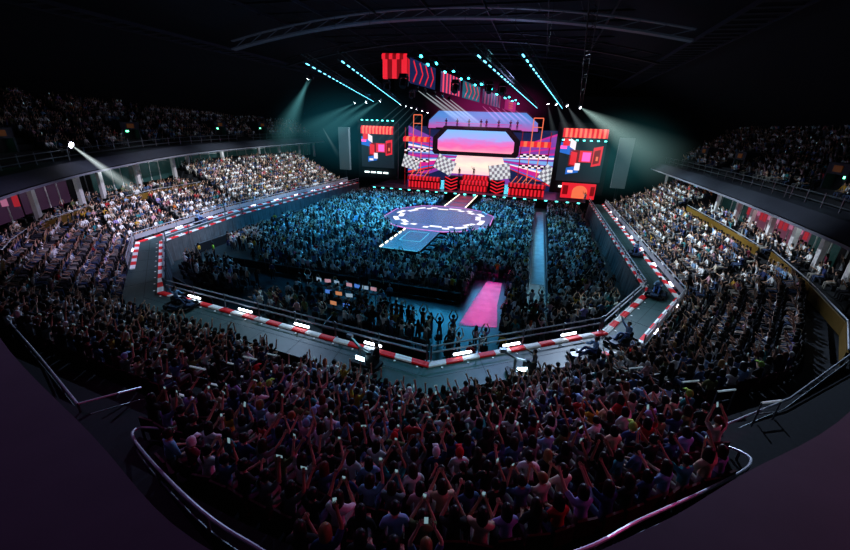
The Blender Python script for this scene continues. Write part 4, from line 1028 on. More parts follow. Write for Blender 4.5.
# towers with awnings and checker strips
def awning(mb, x0, x1, y, z, h=.8, d=.7, n=9):
    for k in range(n):
        a = x0+(x1-x0)*k/n; b = x0+(x1-x0)*(k+1)/n
        mb.add([(a, y, z), (b, y, z), (b, y-d, z-h*.3), (a, y-d, z-h*.3)], [(0, 1, 2, 3)], k % 2); mb.add([(a, y-d, z-h*.3), (b, y-d, z-h*.3), (b, y-d, z-h), (a, y-d, z-h)], [(0, 1, 2, 3)], k % 2)
def checks(mb, x0, x1, y, z, h=.5, n=10):
    for k in range(n):
        for q in (0, 1):
            a = x0+(x1-x0)*k/n; b = x0+(x1-x0)*(k+1)/n; mb.add([(a, y, z+q*h/2), (b, y, z+q*h/2), (b, y, z+(q+1)*h/2), (a, y, z+(q+1)*h/2)], [(0, 1, 2, 3)], (k+q) % 2)
def tower(x, lab, w=5.2):
    t = empty('scaffold_tower', (x, 79, SZ), label=lab, cat='tower', group='scaffold towers on stage')
    for sx in (-w/2, -w/6, w/6, w/2):
        mb = MB(); mb.tube((sx, 0, 0), (sx, 0, 11.6 if abs(sx) > w/4 else 14), .09); mb.build('upright', M_ORNG if abs(sx) < w/4 else M_REDD, t)
    for z in (2.5, 5.2, 7.4, 9.6):
        mb = MB(); mb.box((0, .3, z), (w, 1.2, .14)); mb.build('floor_plate', M_BLK, t)
    mb = MB(); awning(mb, -w/2-.2, w/2+.2, -.1, 9.9, 1.0); mb.build('awning', [M_REDL, M_ORNG], t)
    for z in (5.0, 7.0):
        mb = MB(); checks(mb, -w/2, w/2, -.35, z, .6, 9); mb.build('checker_strip', [M_LITE, M_DARK], t)
    mb = MB(); mb.tube((-w/6, 0, 14), (w/6, 0, 14), .09); mb.tube((-w/6, 0, 12.4), (w/6, 0, 12.4), .07); mb.build('top_bar', M_ORNG, t)
tower(-11.5, 'left scaffold tower with red awning and checker strips'); tower(12.0, 'right scaffold tower with red awning and checker strips')
def booth(x, w, y, z0, lab, chev=False, h=2.2):
    t = empty('striped_booth', (x, y, z0), label=lab, cat='booth', group='red striped booths on stage'); mb = MB()
    mb.box((0, .6, h/2), (w, 1.2, h)); mb.build('cabinet', M_DARK, t)
    mb = MB(); n = max(10, int(w*3))
    for k in range(n):
        a = -w/2+w*k/n; b = -w/2+w*(k+1)/n; mb.add([(a, -.02, .1), (b, -.02, .1), (b, -.02, h*.62), (a, -.02, h*.62)], [(0, 1, 2, 3)], k % 2)
    mb.build('stripes', [M_REDL, M_REDD], t)
    mb = MB(); awning(mb, -w/2-.15, w/2+.15, .1, h+.25, .8, .5, n); mb.build('valance', [M_REDD, M_REDL], t)
    if chev:
        mb = MB()
        for k in range(4):
            a = -w/2+.4+k*1.0; mb.bar((a, -.06, h+.2), (a+.9, -.06, h+1.5), .05, .14)
        mb.build('slanted_bars', M_ORNG, t)
booth(-9.0, 6.6, 76.2, SZ, 'striped red booth at left of the stage front', True); booth(11.4, 6.6, 75.8, SZ, 'striped red booth at right of the stage front', True)
booth(1.2, 5.4, 76.8, SZ, 'central striped red booth at stage front', h=1.9); booth(1.2, 5.0, 78.2, SZ+1.6, 'raised striped red counter behind the central booth', h=1.2)
def chevron(x, lab):
    t = empty('chevron_panel', (x, 76.5, SZ), label=lab, cat='panel', group='chevron panels beside the central booth'); mb = MB(); mb.box((0, .2, 1.3), (2.8, .3, 2.6)); mb.build('board', M_DARK, t)
    mb = MB()
    for k in range(4):
        z = .1+k*.65; mb.bar((-1.3, -.02, z+.55), (0, -.02, z), .05, .22); mb.bar((0, -.02, z), (1.3, -.02, z+.55), .05, .22)
    mb.build('chevrons', M_REDL, t)
chevron(-3.4, 'black panel with red chevrons left of the central booth'); chevron(5.8, 'black panel with red chevrons right of the central booth')
def steps(x, lab):
    t = empty('stage_stairs', (x, 77, SZ), label=lab, cat='stairs', group='stairs on stage'); mb = MB()
    for k in range(9): mb.box((0, k*.32, .16*k+.08), (1.9, .32, .16*(1)))
    mb.build('treads', M_BLK, t); mb = MB()
    for k in range(9): mb.box((0, k*.32-.17, .16*k+.13), (1.9, .02, .05))
    mb.build('nosing_lights', M_ICE, t)
steps(-5.3+-.4, 'stage stairs left of the central booth'); steps(8.0, 'stage stairs right of the central booth')
def flag(x, z, rz, lab, y=78, s=1.0):
    t = empty('checkered_flag', (x, y, z), label=lab, cat='flag', group='checkered flags over the stage'); n, m = 8, 5; mb = MB(); ca, sa = math.cos(rz), math.sin(rz)
    P = {}
    for i in range(n+1):
        for j in range(m+1):
            a, b = (i/n-.5)*4*s, (j/m-.5)*2.9*s; P[i, j] = (a*ca-b*sa, .25*math.sin(a*1.7), a*sa+b*ca)
    for i in range(n):
        for j in range(m): mb.add([P[i, j], P[i+1, j], P[i+1, j+1], P[i, j+1]], [(0, 1, 2, 3)], (i+j) % 2)
    mb.build('cloth', [glow('flag_white_glow', (.85, .88, .92), .75), mat('flag_grey_glow', (.3, .32, .35), .8, emis=(.3, .33, .36), es=.45)], t)  # flag cloth glows; stage light is set into its colours
    mb = MB(); a, b = -2.05*s, -2.4*s; mb.tube((a*ca-b*sa, 0, a*sa+b*ca), (a*ca+1.5*s*-sa, 0, a*sa+1.5*s*ca), .05); mb.build('flagpole', M_STEEL, t)
flag(-12.6, 6.4, -.25, 'grey checkered flag at far left of the stage', 78.5, .9); flag(-5.2, 6.3, -.45, 'checkered flag left of the bright stage centre'); flag(5.9, 5.6, .18, 'checkered flag right of the bright stage centre'); flag(15.6, 5.4, -.55, 'checkered flag at far right of the stage', 77.5)
for x, y, z, rz, arms, lab, top in ((-3.4, 77.2, SZ+.0, PI, 'rest', 'performer standing left of centre on stage deck', 'navy'), (.7, 78.6, SZ+2.8, PI, 'wave', 'performer with raised arm at centre on raised counter', 'black'), (-2.6, 80.5, SZ+2.4, PI, 'rest', 'performer on stage left of the centre behind the booth', 'black'), (6.9, 77.3, SZ, PI, 'rest', 'performer standing at right of chevron panel on stage', 'black')):
    add_person('person', TST[arms], (x, y, z), rz, SKINS[0], HAIRC['black'], 'short', PALETTE[top], (.02, .02, .03), lab, 'person', 'performers on the main stage', 1.0)
t = empty('raised_deck', (0, 80.6, SZ), label='raised black platform at the middle of the stage', cat='stage')
mb = MB(); mb.box((.5, 0, 1.2), (10, 2.0, 2.4)); mb.build('deck', M_DARK, t)

# side screens
def imag(x, lab, w=7.2, z0=5.2, z1=13.2, flip=1, zlow=3.4):
    t = empty('side_screen', (x, 76, z0), label=lab, cat='screen', group='portrait side screens'); H = z1-z0
    mb = MB(); mb.box((0, .25, H/2-.6), (w+1.6, .4, H+3.2)); mb.build('frame', M_DARK, t)
    S = [M_SCRB, M_REDL, M_REDD, M_BLUE, M_PINKP, M_LITE, M_ORNG]
    mb = MB()
    def q(x0, z0_, x1, z1_, mi, y=-.02, sk=0): mb.add([(x0*w, y, z0_*H), (x1*w, y, (z0_+sk)*H), (x1*w, y, (z1_+sk)*H), (x0*w, y, z1_*H)], [(0, 1, 2, 3)], mi)
    q(-.5, 0, .5, 1, 0)
    q(-.27, .30, -.06, .62, 2, -.03, -.02); q(-.24, .33, -.1, .58, 1, -.04, -.02)
    q(-.05, .38, .22, .6, 1, -.03); q(.02, .40, .2, .57, 4, -.04); q(.24, .30, .44, .66, 1, -.03, .04); q(.27, .35, .40, .6, 2, -.04, .03); q(.32, .42, .37, .5, 6, -.05)
    q(-.5, .55, -.2, .75, 3, -.03, -.05); q(-.45, .68, -.3, .82, 1, -.035); q(-.29, .66, -.16, .82, 5, -.04, -.06)
    q(-.3, .13, -.02, .26, 3, -.03, .05); q(-.12, .22, .0, .36, 5, -.04); q(-.26, .17, -.14, .22, 5, -.045)
    q(-.5, .62, -.35, .68, 4, -.04)
    mb.build('picture', S, t)
    mb = MB(); awning(mb, -w/2+.1, w/2-.1, -.1, H+.05, 1.5, .4, 19); mb.build('awning', [M_REDL, glow('awning_orange', (1, .16, .1), 1.3)], t)
    for k in range(7):
        mb = MB(); mb.box((-w/2+.3+k*(w-.6)/6, -.15, (H-1.9 if flip > 0 else H+1.1)), (.38, .15, .16)); mb.build('lamp', glow('screen_teal_lamp', (.1, .85, .75), 6 if True else 1), t)
    for k in range(4):
        mb = MB(); mb.box((-w/2+1.2+k*(w-1.6)/4, -.2, -1.0), (1.0, .15, .3)); mb.build('white_panel_light', glow('panel_white', (.75, .95, .95), 2.5), t)
imag(-19.0, 'portrait side screen left of the stage with red awning', flip=-1); imag(20.2, 'portrait side screen right of the stage with red awning', z0=5.0, z1=14.0, w=7.6)
for x, lab in ((-26.2, 'grey tall speaker column left of the left side screen'), (27.0, 'grey tall speaker column right of the right side screen')):
    t = empty('speaker_column', (x, 75.5, 0), label=lab, cat='speaker', group='tall speaker columns'); mb = MB(); mb.box((0, 0, 8.6), (2.3, .8, 8.4)); mb.build('cabinets', mat('speaker_grey_glow', (.10, .12, .13), .6, emis=(.05, .07, .08), es=.4), t)  # cabinet grey carries a faint glow of its own
    mb = MB(); mb.box((0, 0, 2.2), (.4, .4, 4.4)); mb.box((0, 0, .1), (2, 1.6, .2)); mb.build('stand', M_BLK, t)
t = empty('stage_gateway', (20.5, 74.6, TZ), label='glowing red gateway where the right track meets the stage', cat='gateway')
mb = MB(); mb.box((0, .2, 1.3), (5.8, .3, 2.7)); mb.build('panel', M_REDL, t)
mb = MB(); P = [(-1.3, 0)]+[(-1.3*math.cos(a), 1.2+1.1*math.sin(a)) for a in np.linspace(0, PI, 10)]+[(1.3, 0)]; mb.add([(p[0]+.3, -.0, p[1]) for p in P], [tuple(range(len(P)))]); mb.build('archway', M_ORNG, t)
mb = MB(); mb.box((-2.2, .02, 1.4), (.9, .06, 1.6)); mb.box((2.4, .02, 1.4), (.7, .06, 1.6)); mb.build('posters', M_REDD, t)
add_person('person', TST['wave'], (21.4, 70.5, TZ), 2.6, SKINS[2], HAIRC['dark brown'], 'short', PALETTE['white'], (.3, .35, .5), 'performer in white waving on track before the red gateway', 'person', 'performers on the main stage')
# side black masking around the stage
mb = MB()
mb.box((-36, 88, 10), (40, .4, 20)); mb.box((38, 88, 10), (40, .4, 20)); mb.box((0, 88.5, 13), (40, .3, 26)); mb.build('wall_back', mat('black_drape', (.006, .012, .016), .95), kind='structure', label='black drapes behind the stage')

# ------------------------------------------------------------------ roof
def roofz(u): return 27.5-abs(u)**2*.0065
mb = MB(); us = [-75+5*i for i in range(31)]
for a, b in zip(us[:-1], us[1:]): mb.add([(a, -25, max(12, roofz(a))), (b, -25, max(12, roofz(b))), (b, 115, max(12, roofz(b))), (a, 115, max(12, roofz(a)))], [(3, 2, 1, 0)])
mb.build('ceiling', M_ROOF, kind='structure')
mb = MB()
for x in (-70, 70): mb.box((x, 45, 14), (.5, 140, 30))
mb.box((0, -24, 14), (145, .5, 30)); mb.box((0, 112, 14), (145, .5, 30))
mb.build('wall_perimeter', M_DARK, kind='structure')
def arch(v, z0, rise, half, w, name, lab, m=M_RIB):
    mb = MB(); n = 22; P = [(-half+2*half*i/n, v, z0+rise*(1-((2*i/n)-1)**2)) for i in range(n+1)]
    for a, b in zip(P[:-1], P[1:]):
        mb.bar(a, b, w, .16); mb.bar((a[0], a[1], a[2]+.9), (b[0], b[1], b[2]+.9), w*.5, .1)
        mb.bar(a, (b[0], b[1], b[2]+.9), .07, .07)
    mb.build(name, m, kind='structure', label=lab)
arch(45, 21.6, 2.5, 25, .9, 'arched_beam', 'curved steel roof arch nearest the camera', mat('arch_near_glow', (.06, .07, .1), .5, emis=(.03, .04, .06), es=.25)); arch(56, 21.3, 2.8, 25, .5, 'arched_beam', 'second curved roof arch'); arch(68, 21.8, 2.7, 25, .5, 'arched_beam', 'third curved roof arch'); arch(35, 23.6, 2.6, 26, .35, 'arched_beam', 'thin roof arch overhead'); arch(80, 22, 2.8, 25, .4, 'arched_beam', 'far roof arch')  # nearest arch has dim light set into its steel as glow
for s in (-1, 1):
    mb = MB()
    for k in range(44): mb.box((s*26.5, 24+k*1.5, 21.6), (3.0, .55, .06))
    mb.box((s*25, 56, 21.6), (.15, 68, .3)); mb.box((s*28, 56, 21.6), (.15, 68, .3)); mb.build('eaves_beam', mat('eaves_slats', (.025, .028, .045), .7), kind='structure', label='long slatted catwalk under the roof edge')
mb = MB()
for u in (-18, -12, -6, 0, 6, 12, 18): mb.bar((u, 20, 25-abs(u)*.03), (u, 86, 25-abs(u)*.03), .12, .3)
for v in range(24, 86, 4): mb.bar((-24, v, 24.9), (24, v, 24.9), .08, .18)
for k in range(-5, 5): mb.bar((k*4, 24, 25.3), (k*4+8, 84, 25.3), .07, .07)
mb.build('roof_beam', M_RIB, kind='structure', label='grid of thin steel beams under the roof')

# lighting trusses with led dashes
def truss(a, b, lab, led=M_ICE, n=26, r=.22, dash=True):
    a, b = Vector(a), Vector(b); t = empty('lighting_truss', a, label=lab, cat='truss', group='lighting trusses under the roof'); d = b-a; L = d.length; u = d.normalized(); s = u.cross(Vector((0, 0, 1))).normalized()*r; mb = MB()
    C_ = [s+Vector((0, 0, r)), -s+Vector((0, 0, r)), s-Vector((0, 0, r)), -s-Vector((0, 0, r))]
    for c in C_: mb.tube(c, d+c, .03, 5)
    k = int(L/.8)
    for i in range(k):
        p, q = u*L*i/k, u*L*(i+1)/k
        mb.tube(p+C_[0], q+C_[2], .018, 4); mb.tube(p+C_[1], q+C_[3], .018, 4); mb.tube(p+C_[i % 2], q+C_[1-i % 2], .018, 4)
    mb.build('frame', M_DARK, t)
    for q in (.25, .75):
        mb = MB(); mb.tube(d*q+Vector((0, 0, r)), d*q+Vector((0, 0, 7)), .015, 4); mb.build('hoist_cable', M_BLK, t)
    if dash:
        for i in range(n):
            p = u*(L*(i+.2)/n); q = u*(L*(i+.75)/n); mb = MB(); mb.bar(p-Vector((0, 0, r+.06)), p.lerp(q, .75)-Vector((0, 0, r+.06)), .075, .05); mb.build('led_bar', led, t)
truss((-2.4, 24.7, 17.5), (-16, 67.4, 17.5), 'leftmost lighting truss with ice blue dashes', n=26); truss((.6, 23.9, 17.5), (-13.5, 74, 17.5), 'second lighting truss from left with ice blue dashes', n=30)
truss((9.2, 22.4, 17.5), (11.5, 78, 17.5), 'lighting truss with ice blue dashes right of the red banners', n=32); truss((11.5, 22.3, 17.5), (15.8, 77, 17.5), 'rightmost lighting truss with ice blue dashes', n=32)
truss((3.55, 28.4, 18.3), (7.9, 80, 18.3), 'truss carrying the banner row and teal lamps', dash=False)
truss((14.2, 18, 19.5), (19.0, 80, 17.8), 'dark bare truss right of the stage lights', dash=False)
def lamp(p, lab, m, r=.2, grp='moving head lamps', aim=(0, -.6, -.8), body=True):
    t = empty('stage_lamp', p, label=lab, cat='lamp', group=grp); aim = Vector(aim).normalized()
    mb = MB(); mb.tube(-aim*.32, -aim*.02, r*.75, 8, r2=r*1.05); mb.box((0, 0, .32), (.3, .3, .18)); bo = mb.build('body', M_BLK, t)
    mb = MB(); mb.tube(-aim*.02, aim*.01, r*.85, 10); mb.build('lens', m, bo)
b0, b1 = Vector((3.7, 30.5, 18.3)), Vector((7.9, 80, 18.3))
for k in range(18):
    f = (k/17)**1.25; p = b0.lerp(b1, f)+Vector((.0, 0, -.25 if k % 2 else .1)); lamp(p, 'teal lamp on the banner truss, number %d counting from the camera' % (k+1), M_TEALL, .15 if k < 8 else .2, 'teal lamps above the banner row')
def segm(p): # along the banner line
    return Vector((3.5+(p-28.4)*.0832, p, 0))
def hbanner(y0, y1, style, lab, m0):
    a, b = segm(y0), segm(y1); t = empty('hanging_banner', (a.x, a.y, 16.45), label=lab, cat='banner', group='banners hanging under the roof'); d = b-a; L = d.length; u = d.normalized(); nrm = Vector((u.y, -u.x, 0)); H = 1.6
    mb = MB(); mb.add([(0, 0, 0), (d.x, d.y, 0), (d.x, d.y, H), (0, 0, H)], [(0, 1, 2, 3)]); mb.build('cloth', m0, t)  # cloth glows by itself, light set into its colour
    mb = MB(); o = nrm*.03
    if style == 'chev':
        for k in range(4):
            f = .12+k*.22
            for hi in (0, 1):
                p = u*(L*(f+.12))+Vector((0, 0, H*.5)); q = u*(L*(f))+Vector((0, 0, H*(.08 if hi else .92))); mb.bar(p+o, q+o, .03, .13)
    elif style == 'stripe':
        for k in range(6):
            f = .08+k*.16; mb.add([tuple(u*(L*f)+o), tuple(u*(L*(f+.07))+o), tuple(u*(L*(f+.07))+o+Vector((0, 0, H))), tuple(u*(L*f)+o+Vector((0, 0, H)))], [(0, 1, 2, 3)])
    else:
        for k in range(3): mb.bar(u*(L*.3)+o+Vector((0, 0, .4+k*.35)), u*(L*.7)+o+Vector((0, 0, .5+k*.35)), .03, .12)
    mb.build('motif', {'chev': M_REDL if y0 < 45 else glow('teal_motif', (.2, .6, .65), .5), 'stripe': glow('rose_motif', (.85, .08, .15), 1.0) if y0 < 45 else glow('rose_dim', (.4, .05, .15), .6), 'glyph': glow('orange_dim', (.8, .2, .1), .6)}[style], t)
hbanner(28.5, 33.9, 'chev', 'hanging banner with red chevrons, nearest of the banner row', M_NAVY); hbanner(35.2, 41.3, 'stripe', 'hanging banner with red vertical stripes, second of banner row', glow('banner_violet', (.08, .04, .14), .8))
hbanner(42.1, 49.6, 'chev', 'hanging teal banner with pale chevrons, third of banner row', M_TEALP); hbanner(51.0, 63, 'stripe', 'hanging dim violet banner with stripes, fourth of banner row', glow('banner_plum', (.06, .02, .08), .6)); hbanner(66.6, 78, 'glyph', 'hanging round magenta banner with orange marks, farthest of row', glow('banner_mag', (.35, .02, .15), .8))
t = empty('red_lantern', (-6.2, 52, 19.0), .15, label='boxy red and white striped lantern hanging left of banners', cat='lantern')
mb = MB()
for k in range(5): mb.box((-1.2+k*.6, -1.0, 1.35), (.6, .05, 2.5), k % 2); mb.box((1.5, -.75+k*.5, 1.35), (.05, .5, 2.5), k % 2); mb.box((-1.5, -.75+k*.5, 1.35), (.05, .5, 2.5), k % 2)
mb.build('panels', [M_REDL, M_REDD], t); mb = MB(); awning(mb, -1.6, 1.6, -.9, 2.95, .7, .3, 7); mb.build('awning', [M_REDL, M_REDD], t)
mb = MB(); mb.box((0, 0, 2.7), (3, 2, .1)); mb.tube((0, 0, 2.7), (0, 0, 7), .03); mb.build('frame', M_BLK, t)

# volumetric beams ------------------------------------------------
def beam_mat(name, col, st, L, r1):
    m = bpy.data.materials.new(name); m.use_nodes = True; nt = m.node_tree; n = nt.nodes; n.remove(n['Principled BSDF']); out = n['Material Output']; e = n.new('ShaderNodeEmission'); e.inputs[0].default_value = (*col, 1)
    tc = n.new('ShaderNodeTexCoord'); sp = n.new('ShaderNodeSeparateXYZ'); nt.links.new(tc.outputs['Object'], sp.inputs[0])
    def M(op, a, b=None, c=None):
        x = n.new('ShaderNodeMath'); x.operation = op; x.use_clamp = False
        for i, v in enumerate((a, b, c)):
            if v is None: continue
            if isinstance(v, (int, float)): x.inputs[i].default_value = v
            else: nt.links.new(v, x.inputs[i])
        return x.outputs[0]
    X, Y, Z = sp.outputs; t_ = M('DIVIDE', Z, L); rad = M('ADD', M('MULTIPLY', t_, r1), .06); rr = M('DIVIDE', M('SQRT', M('ADD', M('MULTIPLY', X, X), M('MULTIPLY', Y, Y))), rad)
    fall = M('MAXIMUM', M('SUBTRACT', 1, rr), 0); fall = M('POWER', fall, 1.2); lf = M('POWER', M('MAXIMUM', M('SUBTRACT', 1, t_), 0), 1.3); wid = M('DIVIDE', 1, M('ADD', M('MULTIPLY', t_, r1*1.6), .25))
    s = M('MULTIPLY', M('MULTIPLY', M('MULTIPLY', fall, lf), wid), st); nt.links.new(s, e.inputs[1]); nt.links.new(e.outputs[0], out.inputs['Volume']); return m
def beam(p, q, r, col, st, lab, grp='light beams in the haze'):
    p, q = Vector(p), Vector(q); d = q-p; L = d.length; mb = MB(); n = 12
    mb.add([(.05*math.cos(2*PI*i/n), .05*math.sin(2*PI*i/n), 0) for i in range(n)]+[(r*math.cos(2*PI*i/n), r*math.sin(2*PI*i/n), L) for i in range(n)], [(i, (i+1) % n, n+(i+1) % n, n+i) for i in range(n)]+[tuple(range(n))[::-1], tuple(range(n, 2*n))])
    o = mb.build('light_shaft', beam_mat('beam', col, st, L, r)); o.location = p; o.rotation_mode = 'QUATERNION'; o.rotation_quaternion = Vector((0, 0, 1)).rotation_difference(d)
    tag(o, lab, 'light beam', grp, 'thing')
TEALB = (.25, .75, .8); WHB = (.75, .9, .95)
B = [((13.2, 72, 17.6), (17, 71, 7), 1.6, WHB, .12, 'faint pale beam just left of the right side screen'), ((14.6, 72, 17.6), (20, 70, 8), 2.0, WHB, .16, 'second pale beam above right side screen'), ((16.3, 72, 17.4), (24, 70, 8), 2.4, WHB, .2, 'third pale beam above right side screen'), ((18.4, 72, 17.2), (34, 66, 8), 5.5, (.6, .85, .8), .9, 'widest pale beam over the right side screen'),
     ((-17.2, 73, 17.6), (-31, 69, 8.5), 3.0, TEALB, .35, 'broad teal beam left of the stage, right one of three'), ((-20, 73, 17.4), (-34, 69, 9), 3.0, TEALB, .3, 'broad teal beam left of the stage, middle of three'), ((-22.4, 73, 17.2), (-38, 69, 9.5), 3.2, TEALB, .26, 'broad teal beam left of the stage, left one of three'),
     ((-14.5, 44.5, 18.4), (-22, 47, 8), 2.4, TEALB, .35, 'teal beam falling from the lamp left of trusses'), ((-13.1, 43.0, 18.3), (-26, 50, 9), 2.2, TEALB, .2, 'faint slanting teal beam from lamp left of trusses')]
for p, q, r, c, s, l in B:
    beam(p, q, r, c, s, l); lamp(p, 'lamp head of the '+l, M_WARMW, .24, 'lamp heads at the beam sources', Vector(q)-Vector(p))
for k, v in enumerate((47, 50, 54, 57.6, 61.6)):
    p = (-1.7+k*.13, v, 17.5); q = (p[0]+4.6, v+11, 13.4); nm = ['first', 'second', 'third', 'fourth', 'fifth'][k]
    beam(p, q, .42, WHB, 1.1, '%s narrow white beam above the main screen, from left' % nm, 'narrow white beams above the main screen'); lamp(p, '%s white lamp above the main screen, from left' % nm, M_WARMW, .22, 'white lamps above the main screen', Vector(q)-Vector(p))
for k in range(6):
    p = (1.8+k*1.2, 76, 17.3-k*.12); q = (p[0]+3.6, 78, 14.2); nm = ['first', 'second', 'third', 'fourth', 'fifth', 'sixth'][k]
    beam(p, q, .4, (1, .35, .7), 1.2, '%s narrow pink beam over the upper screen' % nm, 'narrow pink beams over the upper screen')
for k in range(6):
    p = (-13.8+k*1.0, 75+k*.3, 17.2-k*.25); q = (p[0]-8.5+k*.5, 74, 10.5-k*.5); nm = ['first', 'second', 'third', 'fourth', 'fifth', 'sixth'][k]
    beam(p, q, .35, (.35, .6, .7), .35, '%s thin grey blue beam between left screen and stage' % nm, 'thin beams left of the stage'); lamp(p, '%s small lamp at source of thin beams left of stage' % nm, M_WARMW, .14, 'small lamps left of the stage', Vector(q)-Vector(p))
lamp((3.5, 72, 17.6), 'big magenta lamp glowing above the upper screen', M_PINKL, .42, None)
for k, (x, z) in enumerate(((-24, 12.9), (-22, 12.95))): pass
# extra dark moving heads hanging near
for k, (x, y, z) in enumerate(((-3.2, 41, 17.3), (7.5, 41, 17.2), (8.6, 42.5, 17.2), (5.0, 37, 16.9), (-4, 52, 17.3), (1.5, 33, 16.9))):
    t = empty('moving_head', (x, y, z), label='dark moving head lamp hanging under the roof, %s of six' % ['first', 'second', 'third', 'fourth', 'fifth', 'last'][k], cat='lamp', group='dark moving heads under the roof')
    mb = MB(); mb.box((0, 0, .5), (.6, .5, .3)); mb.build('base', M_BLK, t); mb = MB(); mb.box((-.35, 0, .1), (.1, .3, .7)); mb.box((.35, 0, .1), (.1, .3, .7)); mb.build('yoke', M_BLK, t); mb = MB(); mb.tube((0, .1, .2), (0, -.25, -.35), .26, 10); mb.build('head', M_BLK, t)
# follow spot on the left ring
sp_p = Vector((-29.5, 27.0, 10.9)); 
t = empty('follow_spot', sp_p, label='follow spotlight on left upper ring with white beam', cat='lamp')
mb = MB(); mb.tube((-.8, -.2, .3), (0, 0, 0), .22, 10); mb.build('body', M_BLK, t); mb = MB(); mb.tube((0, 0, 0), (.05, .02, -.02), .26, 12); mb.build('lens', glow('spot_lens', (.85, .85, 1), 40), t); mb = MB(); mb.tube((-.4, -.1, .15), (-.4, -.1, -1.2), .05); mb.build('stand', M_BLK, t)
beam(sp_p, (-26.6, 30.6, 5.6), .95, (.75, .85, .85), 2.2, 'white beam slanting down from the follow spotlight', 'follow spotlight beams')
beam((-29, 72, 12.5), (-25, 71, 7), .7, (.6, .8, .85), .3, 'small white beam at far end of the left upper tier', 'follow spotlight beams')
# self-glowing volumes in place of lit haze around the stage
def haze(c, s, col, st, lab):
    mb = MB(); mb.sphere((0, 0, 0), 1, 0, 16, s); o = mb.build('haze', None or MATS.get('x') or bpy.data.materials.new('haze_glow')); m = o.data.materials[0]; m.use_nodes = True; nt = m.node_tree; n = nt.nodes; n.remove(n['Principled BSDF']); e = n.new('ShaderNodeEmission'); e.inputs[0].default_value = (*col, 1)
    tc = n.new('ShaderNodeTexCoord'); mp = n.new('ShaderNodeMapping'); mp.inputs['Scale'].default_value = (1/s[0], 1/s[1], 1/s[2]); nt.links.new(tc.outputs['Object'], mp.inputs[0]); ln = n.new('ShaderNodeVectorMath'); ln.operation = 'LENGTH'; nt.links.new(mp.outputs[0], ln.inputs[0])
    mr = n.new('ShaderNodeMapRange'); mr.interpolation_type = 'SMOOTHSTEP'; mr.inputs[1].default_value = 0; mr.inputs[2].default_value = .95; mr.inputs[3].default_value = st; mr.inputs[4].default_value = 0; nt.links.new(ln.outputs['Value'], mr.inputs[0]); nt.links.new(mr.outputs[0], e.inputs[1]); nt.links.new(e.outputs[0], n['Material Output'].inputs['Volume']); o.location = c; tag(o, lab, 'haze', kind='stuff')
haze((26, 74, 10), (13, 8, 9), (.08, .42, .46), .018, 'teal lit haze around the right side screen')
haze((-24, 72, 12), (20, 9, 11), (.03, .28, .38), .018, 'teal lit haze left of the stage under trusses')
haze((3, 72, 17), (13, 8, 5), (.8, .04, .35), .024, 'magenta lit haze above the stage')  # magenta glow volume stands for bloom around the lamps

# ------------------------------------------------------------------ lights
def spot(p, q, power, col, ang, blend=.6, rad=.4):
    l = bpy.data.lights.new('spot', 'SPOT'); l.energy = power; l.color = col; l.spot_size = math.radians(ang); l.spot_blend = blend; l.shadow_soft_size = rad
    o = bpy.data.objects.new('spot_light', l); COL.objects.link(o); o.location = p; o.rotation_mode = 'QUATERNION'; o.rotation_quaternion = Vector((0, 0, -1)).rotation_difference(Vector(q)-Vector(p)); return o
def area(p, q, power, col, sx, sy):
    l = bpy.data.lights.new('area', 'AREA'); l.energy = power; l.color = col; l.shape = 'RECTANGLE'; l.size = sx; l.size_y = sy
    o = bpy.data.objects.new('area_light', l); COL.objects.link(o); o.location = p; o.rotation_mode = 'QUATERNION'; o.rotation_quaternion = Vector((0, 0, -1)).rotation_difference(Vector(q)-Vector(p)); return o
# side stands, bright towards the stage
for v, p, c_ in ((38, 16000, (.9, .9, 1)), (50, 27000, (.88, .94, 1)), (62, 26000, (.82, .93, 1)), (73, 20000, (.75, .92, 1))):
    spot((-13, v, 22), (-31.5, v+1, 4), p, c_, 44, 1)
spot((-10, 28, 21), (-26, 31, 3), 24000, (.78, .75, 1), 46, 1); spot((-9, 24, 21), (-20, 21, 4), 9000, (.75, .65, 1), 46, 1)
for v, p, c_ in ((36, 24000, (.74, .86, 1)), (46, 30000, (.74, .9, 1)), (58, 30000, (.7, .9, 1)), (70, 17000, (.85, .97, 1))):
    spot((11, v, 22), (30, v+1, 4), p, c_, 44, 1)
# teal wash over the floor audience
for x_, y_, p_ in ((-3, 62, 9000), (-4, 46, 5200)):
    l_ = area((x_, y_, 16.8), (x_, y_-7 if y_ > 50 else y_-1, 0), p_, (.05, .46, .88), 24, 9); l_.data.spread = math.radians(110)
spot((15, 66, 20), (16, 48, 0), 9000, (.35, .8, 1), 50, .9)
# stage key and colour
area((0, 72, 17), (0, 79, 3), 1200, (1, .4, .65), 24, 2); area((0, 76.5, 8), (0, 60, 1), 120, (.8, .3, .8), 30, 5)
# track: cool pools at the near bend
spot((10, 26, 19), (9, 15.6, 2), 5200, (.3, .85, .95), 42, .9); spot((-6, 27, 19), (-4, 17.2, 2), 4200, (.55, .9, .9), 42, .9); spot((14, 34, 19), (21, 27, 2), 7000, (.7, .92, 1), 36, .9); spot((-12, 36, 20), (-21.5, 32, 2), 7000, (.8, .9, 1), 40, .9)
# near rows: lit from over the floor, so hands and shoulders catch it and backs stay dark; violet and red from the sides
spot((11, 40, 19), (11, 10, 5), 8500, (.42, .5, .95), 40, .9); spot((-12, 34, 20), (-4, 13, 4), 11000, (.5, .65, .95), 50, .9); spot((20, 44, 20), (22, 17, 4), 26000, (.6, .75, 1), 44, .9)
spot((34, 14, 19), (12, 6, 6), 2900, (1, .08, .36), 46, .9); spot((-10, 8, 20), (8, 6, 6), 1300, (.7, .25, .8), 50, .9)
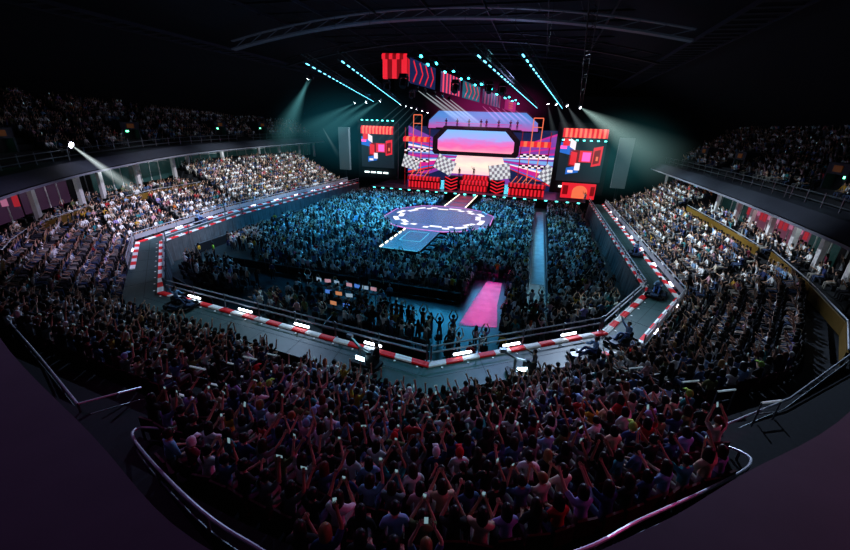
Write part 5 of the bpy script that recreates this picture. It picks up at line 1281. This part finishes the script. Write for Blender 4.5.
# upper tiers, faint
spot((0, 56, 22), (-44, 58, 12), 480, (.2, .5, .8), 62, 1); spot((0, 50, 22), (42, 50, 12), 480, (.25, .5, .8), 70, 1)
# pink pool and teal strip on the floor
pk = area((10.3, 29.5, 15.5), (10.3, 29.5001, 0), 260, (1, .012, .30), 2.0, 9.0); pk.data.spread = math.radians(9)
spot((14.5, 50, 20), (14.5, 50, 0), 3000, (.2, .75, 1), 50, .8)
spot((12, 40, 18), (6, 28, 0), 2400, (.08, .6, .8), 50, .9)
# ledge under the camera
area((12, 6, 20), (6, 3, 8), 30, (.75, .55, 1), 16, 6)
spot((2, 40, 17), (2, 46, 24), 250, (.5, .4, .7), 120, 1)

# added fill points brighten the suite pillars; added blue fill for roof steel
for side, vs in ((-1, (20, 26, 33, 41, 52, 66)), (1, (29, 36, 44, 52, 62, 73))):
    for v in vs:
        p, n = ring_at(v, side); l = bpy.data.lights.new('suite_fill', 'POINT'); l.energy = 55; l.color = (1, .8, .85) if side > 0 and 38 < v < 50 else (.75, .85, .9); l.shadow_soft_size = .3
        o = bpy.data.objects.new('suite_fill', l); COL.objects.link(o); o.location = (p[0]+n[0]*1.6, p[1]+n[1]*1.6, p[2]-.35)
for x_, y_ in ((-8, 40), (8, 62)):
    l = bpy.data.lights.new('roof_fill', 'POINT'); l.energy = 420; l.color = (.3, .5, .9); l.shadow_soft_size = 2; o = bpy.data.objects.new('roof_fill', l); COL.objects.link(o); o.location = (x_, y_, 19.5)  # blue fill added to lift the dark roof
w = bpy.data.worlds.new('world'); SC.world = w; w.use_nodes = True; w.node_tree.nodes['Background'].inputs[0].default_value = (.02, .03, .05, 1); w.node_tree.nodes['Background'].inputs[1].default_value = .1
SC.view_settings.view_transform = 'Standard'; SC.view_settings.look = 'Medium High Contrast'; SC.view_settings.exposure = 0
c = SC.cycles
c.max_bounces = 4; c.diffuse_bounces = 2; c.glossy_bounces = 2; c.transparent_max_bounces = 24; c.volume_bounces = 0; c.sample_clamp_indirect = 3; c.sample_clamp_direct = 20; c.use_denoising = True
c.volume_step_rate = 2.0; c.volume_max_steps = 64
